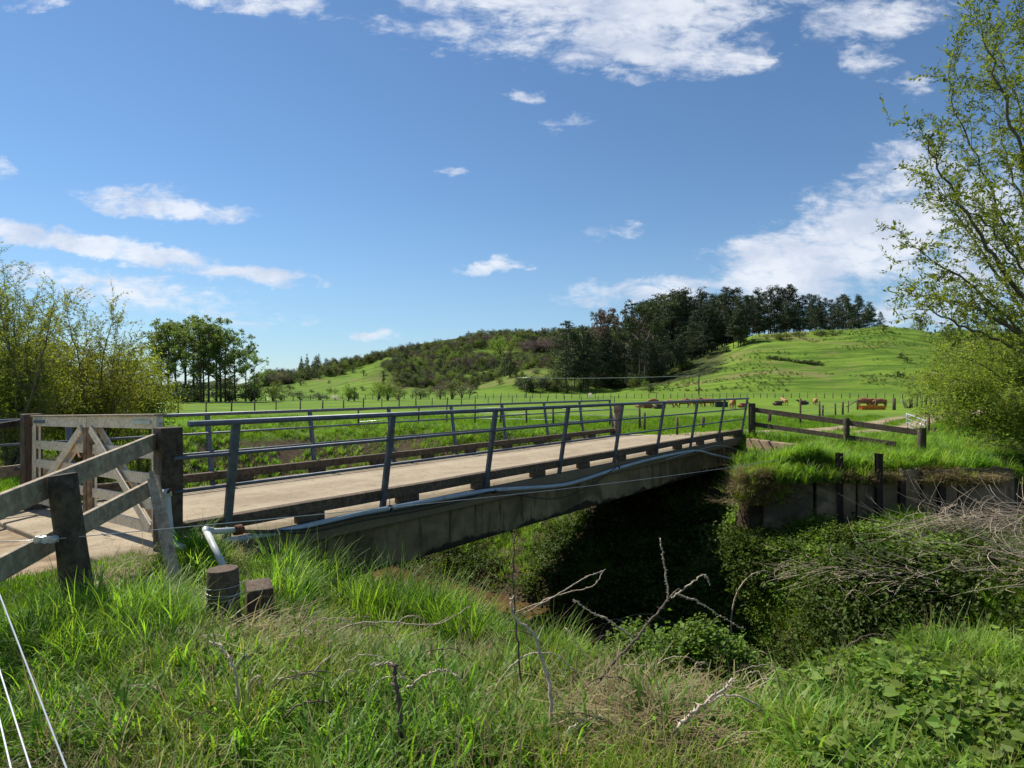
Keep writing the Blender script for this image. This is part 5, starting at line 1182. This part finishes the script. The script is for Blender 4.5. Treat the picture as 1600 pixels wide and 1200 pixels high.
scatter('tall_tussocks', 'tall vivid green tussocks standing along the edge of the near bank', 'grass', T_tall, TC[:, :3], TC[:, 3])
# leafy ground cover: right foreground and the mound
c = cand(19000, 1.9, 8.5, .9, 1050, 1950); n1 = fbm(c[0] * 1.1 + 7, c[1] * 1.1, 3)
c = keep(c, (c[3] < 8) & ~wet(c[3], c[2]) & (n1 + np.clip((c[5] - 1300) / 900, -.2, .1) > .52)); scatter('ground_cover', 'broad leaved creeper covering the right foreground', 'ground cover', S_cov, pts_of(c) + np.stack([np.zeros(len(c[0])), np.zeros(len(c[0])), g.random(len(c[0])) * .14], -1), g.uniform(.6, 1.4, len(c[0])))
mh = Vector((1.1, 4.95, 0)); n = 3200; a = g.uniform(0, 6.283, n); rr = np.sqrt(g.random(n)); X = mh.x + .1 + rr * np.cos(a) * 1.25; Y = mh.y + .3 + rr * np.sin(a) * .6; Zt = hfun(X, Y) + np.clip(1.15 * (fbm(X * 2.2 + 3, Y * 2.2, 3) - .22), 0, 1) * (1 - rr ** 2) ** .7 * g.random(n) ** .3
scatter('leafy_mound', 'leafy creeper mound in the middle of the near bank edge', 'ground cover', S_small + S_cov[:1], np.stack([X, Y, Zt], -1), g.uniform(.6, 1.3, n))
c = cand(12000, 2.0, 8.5, .8, 330, 1400); n1 = fbm(c[0] * 1.3 + 37, c[1] * 1.3, 3); c = keep(c, (c[3] < 8) & (c[4] > -6.6) & ~wet(c[3], c[2]) & (n1 > .48)); scatter('small_creeper', 'small leaved creeper patches in the grass of the near bank', 'ground cover', S_small, pts_of(c, .03), g.uniform(.6, 1.3, len(c[0])))
c = cand(9000, 1.9, 8, .8, 150, 1400); n1 = fbm(c[0] * 1.0 + 57, c[1] * 1.0, 3); c = keep(c, (c[3] < 8) & (c[4] > -6.6) & ~wet(c[3], c[2]) & (n1 > .56)); scatter('dead_grass', 'dead matted stalks between the grass of the near bank', 'dead grass', S_dead, pts_of(c, .04), g.uniform(.6, 1.2, len(c[0])))
# stalks on the plank
a, b = plank_ab; n = 90; u = g.random(n); X = a.x + (b.x - a.x) * u + g.normal(0, .05, n); Y = a.y + (b.y - a.y) * u + g.normal(0, .05, n); scatter('plank_litter', 'dead stalks lying on the half buried plank', 'dead grass', S_dead, np.stack([X, Y, np.full(n, 0) + a.z + (b.z - a.z) * u + .025], -1), g.uniform(.25, .5, n))
c = cand(500, 4.0, 6.3, .5, 255, 400); c = keep(c, (c[4] > -6.8) & (c[3] < 3)); scatter('straw_litter', 'brown straw around the foot of the leaning batten', 'dead grass', S_dead, pts_of(c, .02), g.uniform(.4, .9, len(c[0])))
# banks: ivy, grass
c = cand(34000, 8, 26, .8, 420, 1720); ok = (c[3] > 7.6) & ~wet(c[3], c[2]) & (c[3] < 23.5) & (c[2] < -.30); n1 = fbm(c[0] * .7 + 11, c[1] * .7, 3)
c1 = keep(c, ok & (n1 > .42)); scatter('ivy', 'dark creeper and weeds clothing the far bank under and beside the bridge', 'ground cover', S_ivy, pts_of(c1, .02) + np.stack([np.zeros(len(c1[0]))] * 2 + [g.random(len(c1[0])) * .12], -1), g.uniform(.8, 1.8, len(c1[0])))
c2 = keep(c, ok & (n1 < .50) & (g.random(len(n1)) < .5)); scatter('bank_grass', 'hanging grass on the far bank', 'grass', T_mid + T_yel[:1], pts_of(c2), g.uniform(.8, 1.8, len(c2[0])))
c = cand(16000, 8, 16, .6, 1140, 1720); c = keep(c, (c[3] > tcen(c[4]) + 1) & (c[2] < -.6) & (fbm(c[0] * .8 + 3, c[1] * .8, 3) > .47) & (c[5] < 1500)); scatter('bank_scrub', 'sunlit leafy scrub on the low terrace before the retaining wall', 'ground cover', S_small + S_cov, pts_of(c, .02) + np.stack([np.zeros(len(c[0]))] * 2 + [g.random(len(c[0])) * .30 * (fbm(c[0] * 1.5, c[1] * 1.5, 2) > .48)], -1), g.uniform(.9, 1.8, len(c[0])))
# verge above the wall and round the far end
c = cand(22000, 13, 24, .5, 1120, 1760); c = keep(c, (c[2] > -.6) & ~on_deck(c[3], c[4]) & (c[3] > 14) & (track_mask(c[0], c[1]) < .05)); wy_ = 15.25 - .13 * (c[0] - 6)
s_ = g.uniform(.55, 1.25, len(c[0])) * np.where(c[1] - wy_ < 1.0, 1.1, .85); scatter('verge_grass', 'rank grass above the retaining wall', 'grass', T_long[:2] + T_mid + T_yel[:2], pts_of(c, -.02), s_)
c = cand(9000, 13, 15.9, .5, 1160, 1620); wy_ = 15.25 - .13 * (c[0] - 6); c = keep(c, (abs(c[1] - wy_ + .0) < .3) & (fbm(c[0] * 1.7, c[1] * .1, 2) > .40) & (c[0] > 5.2) & (c[0] < 11.4)); sgn = np.maximum(c[2], -.3)
scatter('overhanging_straw', 'straw coloured grass hanging over the retaining wall top', 'dead grass', S_dead + T_yel[:1], np.stack([c[0], c[1] - .05, sgn + .0 - .25 * g.random(len(c[0]))], -1), g.uniform(.7, 1.2, len(c[0])))
tx_ = [P(1185, 705, 21.3), P(1215, 700, 20.4), P(1165, 690, 22.2), P(1262, 740, 16.4), P(1290, 738, 15.6), P(1330, 742, 15.2), P(1245, 760, 15.4), P(1195, 735, 18.2)]
tx_ += [P(1205, 770, 15.4), P(1235, 775, 15.2), P(1265, 770, 15.1), P(1220, 790, 15.0), P(1250, 750, 15.4)]
A3 = []; 
for p in tx_:
    for _ in range(70): x, y = p.x + random.gauss(0, .35), p.y + random.gauss(0, .28); A3.append((x, y, max(H(x, y), -.5)))
A3 = np.array(A3); scatter('hanging_tussock', 'long tussocks drooping beside the far corner of the bridge', 'grass', T_long, A3, g.uniform(.9, 1.4, len(A3)))
A5 = np.stack([g.normal(6.15, .35, 320), g.normal(15.0, .15, 320), g.uniform(-1.1, -.25, 320)], -1); scatter('straw_bank', 'straw coloured dead grass on the broken bank left of the retaining wall', 'dead grass', S_dead + T_yel[:2], A5, g.uniform(.8, 1.6, 320))
fh = Vector((9.0, 14.2, 0)); n = 260; A4 = np.stack([fh.x + g.normal(0, .3, n), fh.y + g.normal(0, .2, n), np.full(n, 0.)], -1); A4[:, 2] = hfun(A4[:, 0], A4[:, 1])
scatter('green_tussock', 'bright green tussock in front of the retaining wall', 'grass', T_long[:2], A4, g.uniform(.9, 1.6, n))
# meadow around and beyond the bridge
c = cand(60000, 9, 46, 1.0, -120, 1720); tm = track_mask(c[0], c[1]); ok = (c[2] > -.75) & ~on_deck(c[3], c[4]) & (tm < .05) & ~((c[3] < 3.4) & (abs(c[4] + 9.8) < 2.7)) & ((c[4] < -12.5) | (c[3] > 22.5))
c = keep(c, ok); scatter('meadow_grass', 'meadow grass across the near part of the field', 'grass', T_fieldg, pts_of(c, -.02), g.uniform(.5, 1.0, len(c[0])) * (1 + c[1] / 60))
c = cand(42000, 9, 34, .7, 150, 1000); n1 = fbm(c[0] * .6 + 21, c[1] * .6, 3); c = keep(c, (c[4] < -12.6) & (c[3] > 1) & (c[3] < 21.5) & ~wet(c[3], c[2]) & (n1 > .33)); scatter('rough_bank', 'rough weeds and rank grass on the banks behind the bridge', 'ground cover', T_long[:2] + T_mid + S_ivy[:2] + T_yel[:1], pts_of(c, -.02), g.uniform(.6, 1.3, len(c[0])))
c = cand(3000, 9, 24, .6, 250, 800); n1 = fbm(c[0] * .5 + 61, c[1] * .5, 3); c = keep(c, (c[4] < -12.6) & (c[3] > 2) & (c[3] < 16) & (n1 > .52)); scatter('bank_straw', 'dead stalks on the banks behind the bridge', 'dead grass', S_dead, pts_of(c, .05), g.uniform(1, 1.8, len(c[0])))

g = np.random.default_rng(8)
n = 5200; Y = g.uniform(205, 440, n); px = g.uniform(405, 1010, n); X = (px - 800) / F * Y; Z = hfun(X, Y); nn_ = fbm(X * .02, Y * .02, 4)
bare = np.exp(-((px - 540) / 62) ** 2) * (Y < 330) + np.exp(-((px - 665) / 60) ** 2) * (Y > 395) * .9 + np.exp(-((px - 850) / 60) ** 2) * (Y < 245)
k_ = (Z > 1.5) & (nn_ + .10 - bare * .35 > .47) & ~((Y > 405) & (px < 745))
scatter('hill_scrub', 'unbroken bush and scrub clothing the far hillside left of the pines', 'scrub', [[c_ for c_ in b_.children if c_.name.startswith('foliage')][0].data for b_ in (bdark[0], bdark[1], bmid[0], bmid[1], bbrown[0], blight[0])], np.stack([X, Y, Z - .4], -1)[k_], g.uniform(2.2, 6.5, int(k_.sum())) * np.where(Y[k_] > 300, 1.2, .85))
# ------------------------------------------------------------------ dead canes, each one of its own
def cane(name, label, rows, r, mat='cane', thorns=True, ground=True, n=7, group=None):
    """rows: (px, py, dz) with distance relative to where the first point meets the ground"""
    g0 = hit(rows[0][0], rows[0][1] + 32) if ground else None; Z0 = g0.y if ground else rows[0][2]
    pts = [P(x, y, Z0 + (d if ground else d - 0 if False else 0)) for x, y, d in rows] if ground else [P(x, y, d) for x, y, d in rows]
    if ground: pts = [g0 - Vector((0, 0, .05))] + pts[1:]
    c = curve_pts(pts, n); m = len(c); c = [p + Vector((random.gauss(0, .004), random.gauss(0, .004), random.gauss(0, .004))) for p in c]
    mb = MB(); mb.tube(c, [r * (1 - .62 * i / m) for i in range(m)], 7, rough=.08)
    if thorns:
        for i in range(2, m - 1):
            for _ in range(2):
                d = (c[i + 1] - c[i]).normalized(); o = rand_perp(d, random); p = c[i].lerp(c[i + 1], random.random()); mb.tube([p, p + o * (r * 2.2) + d * r * .6], [r * .5, r * .08], 4, cap=False)
    return tag(mb.build(name, M[mat]), label, 'dead cane', group)
cane('dead_cane', 'arching dead cane looping over before the dark gully right of centre', [(1145, 1010, 0), (1143, 960, .0), (1158, 915, .05), (1185, 893, .15), (1212, 900, .25), (1240, 945, .35), (1275, 990, .5)], .017)
cane('dead_cane', 'thick pale curved stem rising from the bottom edge left of centre', [(855, 1188, 0), (861, 1110, .1), (852, 1045, .15), (832, 990, .15), (806, 968, .15), (799, 945, .15), (803, 930, .15)], .0115, thorns=False)
cane('dead_cane', 'long dark straight stem standing up in front of the stream', [(826, 1120, 0), (812, 1040, 0), (804, 960, 0), (802, 880, 0), (806, 835, 0)], .008, 'cane_dark')
cane('dead_cane', 'thick upright grey broken stem at the bottom, bent at the top', [(629, 1190, 0), (625, 1120, 0), (619, 1070, 0), (615, 1036, 0)], .0145, 'cane_dark')
cane('dead_cane', 'short twig pointing left from the top of the upright grey stem', [(617, 1038, 3.02), (600, 1037, 3.0), (578, 1040, 2.98)], .006, ground=False)
cane('dead_cane', 'long dark cane leaning right across the leafy mound', [(926, 1112, 0), (940, 1060, .1), (985, 1010, .2), (1020, 965, .4), (1058, 920, .6)], .013, 'cane_dark')
cane('dead_cane', 'thin cane bending down at the tip above the leafy mound', [(1048, 935, 5.1), (1075, 915, 5.1), (1095, 900, 5.15), (1103, 900, 5.15), (1108, 913, 5.15)], .007, ground=False)
cane('dead_cane', 'upright forked thorny cane against the dark bank above the mound', [(1045, 940, 5.2), (1040, 900, 5.2), (1036, 870, 5.2), (1032, 842, 5.2)], .008, ground=False)
cane('dead_cane', 'pale thorny cane slanting up to the right near the bottom centre', [(1028, 1192, 0), (1060, 1140, .05), (1100, 1100, .1), (1146, 1062, .2)], .0125)
cane('dead_cane', 'dark cane slanting up beside the pale thorny one at the bottom centre', [(1020, 1195, 0), (1048, 1160, .0), (1060, 1135, .05)], .008, 'cane_dark')
cane('dead_cane', 'curved cane arching down in the left foreground grass', [(368, 1140, 0), (373, 1095, 0), (366, 1045, .0), (350, 1015, .05), (328, 1000, .1)], .0085)
cane('dead_cane', 'long horizontal cane lying in the grass at the bottom left', [(106, 1162, 0), (180, 1160, .03), (240, 1150, .05), (290, 1152, .1), (330, 1168, .1)], .007)
cane('dead_cane', 'arched cane crossing the upright grey stem', [(566, 1118, 0), (612, 1100, 0), (650, 1065, 0), (690, 1047, 0), (722, 1062, 0)], .0085)
cane('dead_cane', 'short slanting cane left of the upright grey stem', [(474, 1098, 0), (490, 1055, .05), (520, 1020, .1)], .007)
cane('dead_cane', 'long low cane reaching right over the grass below the bridge girder', [(480, 1010, 0), (530, 985, .1), (600, 972, .2), (680, 975, .3), (735, 948, .5)], .008)
cane('dead_cane', 'second low cane crossing the long grass below the bridge girder', [(500, 1015, 0), (560, 998, .1), (640, 992, .2), (700, 965, .4)], .006)
cane('dead_cane', 'cane slanting down to the right on the left of the leafy mound', [(990, 997, 5.0), (950, 968, 5.0), (920, 955, 5.0), (895, 936, 5.0)], .009, ground=False)
cane('dead_cane', 'small straight cane left of the leafy mound', [(922, 1060, 0), (907, 1020, .0), (884, 980, .1)], .009)
cane('dead_cane', 'cane reaching from the mound towards the arching cane', [(1052, 926, 5.3), (1090, 940, 5.4), (1130, 965, 5.5), (1165, 985, 5.6)], .008, ground=False)
cane('dead_cane', 'thorny cane lying along the bottom right of centre', [(1088, 1195, 0), (1130, 1168, .05), (1190, 1162, .1), (1240, 1175, .1), (1290, 1200, .1)], .009)
cane('dead_cane', 'slim branch stretching right from the stream side over the water', [(808, 965, 6.0), (860, 935, 6.1), (910, 905, 6.2), (946, 890, 6.3)], .008, ground=False)
cane('dead_cane', 'lower of the slim branches stretching right over the water', [(800, 960, 6.0), (850, 938, 6.1), (890, 925, 6.2), (925, 917, 6.2), (942, 893, 6.3)], .007, ground=False)
cane('dead_cane', 'bowed cane at the bottom centre crossing the straw', [(862, 1200, 0), (880, 1160, .05), (905, 1130, .1), (950, 1122, .2), (1000, 1150, .2), (1035, 1190, .2)], .009)
cane('dead_cane', 'cane at the right of centre rising before the green terrace scrub', [(1342, 990, 0), (1342, 950, 0), (1332, 930, 0), (1310, 915, 0)], .010)
cane('dead_cane', 'curled cane beside the one before the terrace scrub', [(1376, 985, 0), (1366, 950, 0), (1350, 928, 0), (1335, 922, 0), (1322, 930, 0)], .010)
cane('dead_cane', 'leftmost cane of the group before the terrace scrub', [(1322, 1010, 0), (1318, 975, 0), (1300, 955, 0), (1285, 945, 0)], .010)
cane('dead_cane', 'cane lying from the arching cane down to the right', [(1225, 1060, 0), (1205, 1030, .1), (1180, 1015, .2), (1150, 1003, .3)], .010)
random.seed(77)
for i in range(120):
    px = random.uniform(240, 1300); py = random.uniform(1010, 1190) if px < 1150 else random.uniform(1060, 1190); a = random.uniform(-.5, 3.6); L = random.uniform(40, 150)
    h0 = hit(px, py); up_ = random.uniform(.3, 1.1)
    cane('dead_cane', 'thin dead bramble cane tangled in the grass of the near bank', [(px, py, 0), (px + math.cos(a) * L * .4, py - L * .4 * up_, .05), (px + math.cos(a) * L * .8, py - L * .55 * up_, .05), (px + math.cos(a) * L * 1.1, py - L * .35 * up_, .1)], random.uniform(.004, .0075), random.choice(('cane', 'cane', 'cane_dark')), group='thin canes in the near grass')
random.seed(78)
for i in range(70):
    px = random.gauss(965, 85); py = random.uniform(1110, 1190); a = random.uniform(-.9, 4.0); L = random.uniform(60, 170); up_ = random.uniform(.0, .8)
    if i > 52: px = random.gauss(430, 60); py = random.uniform(1000, 1060)
    h0 = hit(px, py); z_ = h0.y - .12
    cane('dead_cane', 'dead bramble cane in the brown tangle of the near bank', [(px, py, z_), (px + math.cos(a) * L * .4, py - L * .35 * up_ - 6, z_), (px + math.cos(a) * L * .8, py - L * .5 * up_ - 4, z_ + .05), (px + math.cos(a) * L * 1.1, py - L * .25 * up_, z_ + .1)], random.uniform(.0035, .007), random.choice(('cane', 'cane', 'cane_dark')), thorns=i % 2 == 0, ground=False, group='canes in the brown tangles')
n = 260; px = np.where(g.random(n) < .8, g.normal(965, 95, n), g.normal(430, 60, n)); py = np.where(px > 700, g.uniform(1110, 1200, n), g.uniform(995, 1060, n)); A6 = np.array([hit(a_, b_)[:] for a_, b_ in zip(px, py)]); A6[:, 2] += .12; A6[:, 1] -= .08
scatter('straw_tangle', 'brown matted straw tangles at the bottom centre and beside the stumps', 'dead grass', S_dead, A6, g.uniform(.8, 1.5, n))
n = 5200; Y = g.uniform(150, 262, n); px = g.uniform(955, 1480, n); X = (px - 800) / F * Y; Z = hfun(X, Y); w_ = fbm(X * .045 + 7, Y * .12, 4) + .22 * np.exp(-((px - 1045) / 40) ** 2) * (Y < 200) + .2 * np.exp(-((px - 1190) / 45) ** 2) * (Y < 215) + .14 * np.exp(-((px - 1370) / 30) ** 2)
k_ = (Z > .6) & (w_ > .60); scatter('hill_tussocks', 'rough tussocks and worn ground on the grassy hill', 'grass', [[c_ for c_ in b_.children if c_.name.startswith('foliage')][0].data for b_ in (bmid[0], bmid[1], blight[0])], np.stack([X, Y, Z - .12], -1)[k_], g.uniform(.3, .95, int(k_.sum())))
# swept pile of dead vines on the terrace
mb = MB(); rs = random.Random(9)
for i in range(1050):
    right = rs.random() < .66
    if right: px = rs.uniform(1440, 1740); py = rs.triangular(795, 930, 835) + max(0, 1500 - px) * .2
    else: px = rs.uniform(1240, 1520); py = rs.uniform(866, 900) + (px - 1240) * .02
    p = hit(px, py, 8, 17); p = P(px, py, min(p.y, 12.4 if right else 13.6)); Z = p.y; p = p + Vector((0, -rs.uniform(.05, .5), rs.uniform(.0, .25) if right else rs.uniform(.02, .16)))
    fl = float(vnoise(np.array([px * .012 + Z]), np.array([py * .02]))[0]) - .5
    a = math.pi + rs.gauss(0, .5); el = fl * .6 + .02 + rs.gauss(0, .2); c = [p]; k = rs.gauss(0, .2); L = rs.uniform(.6, 2.0) if right else rs.uniform(.5, 1.3); ke = fl * .25 + rs.gauss(0, .05)
    if rs.random() < .06: ke = rs.choice((-1, 1)) * .7; L *= .5
    for j in range(9):
        q_ = c[-1] + Vector((math.cos(a) * math.cos(el), math.sin(a) * .5, math.sin(el))) * L / 9; q_.z = max(q_.z, H(q_.x, q_.y) + .02); c.append(q_); a += k; el += ke - (.05 if el > .3 else 0)
    r_ = rs.uniform(.003, .008); mb.tube(c, [r_ * (1 - .06 * j) for j in range(10)], 5, cap=False)
tag(mb.build('dead_vines', M['cane']), 'swept tangle of dead brown vines heaped on the bank at the right', 'dead vines', None, 'stuff')
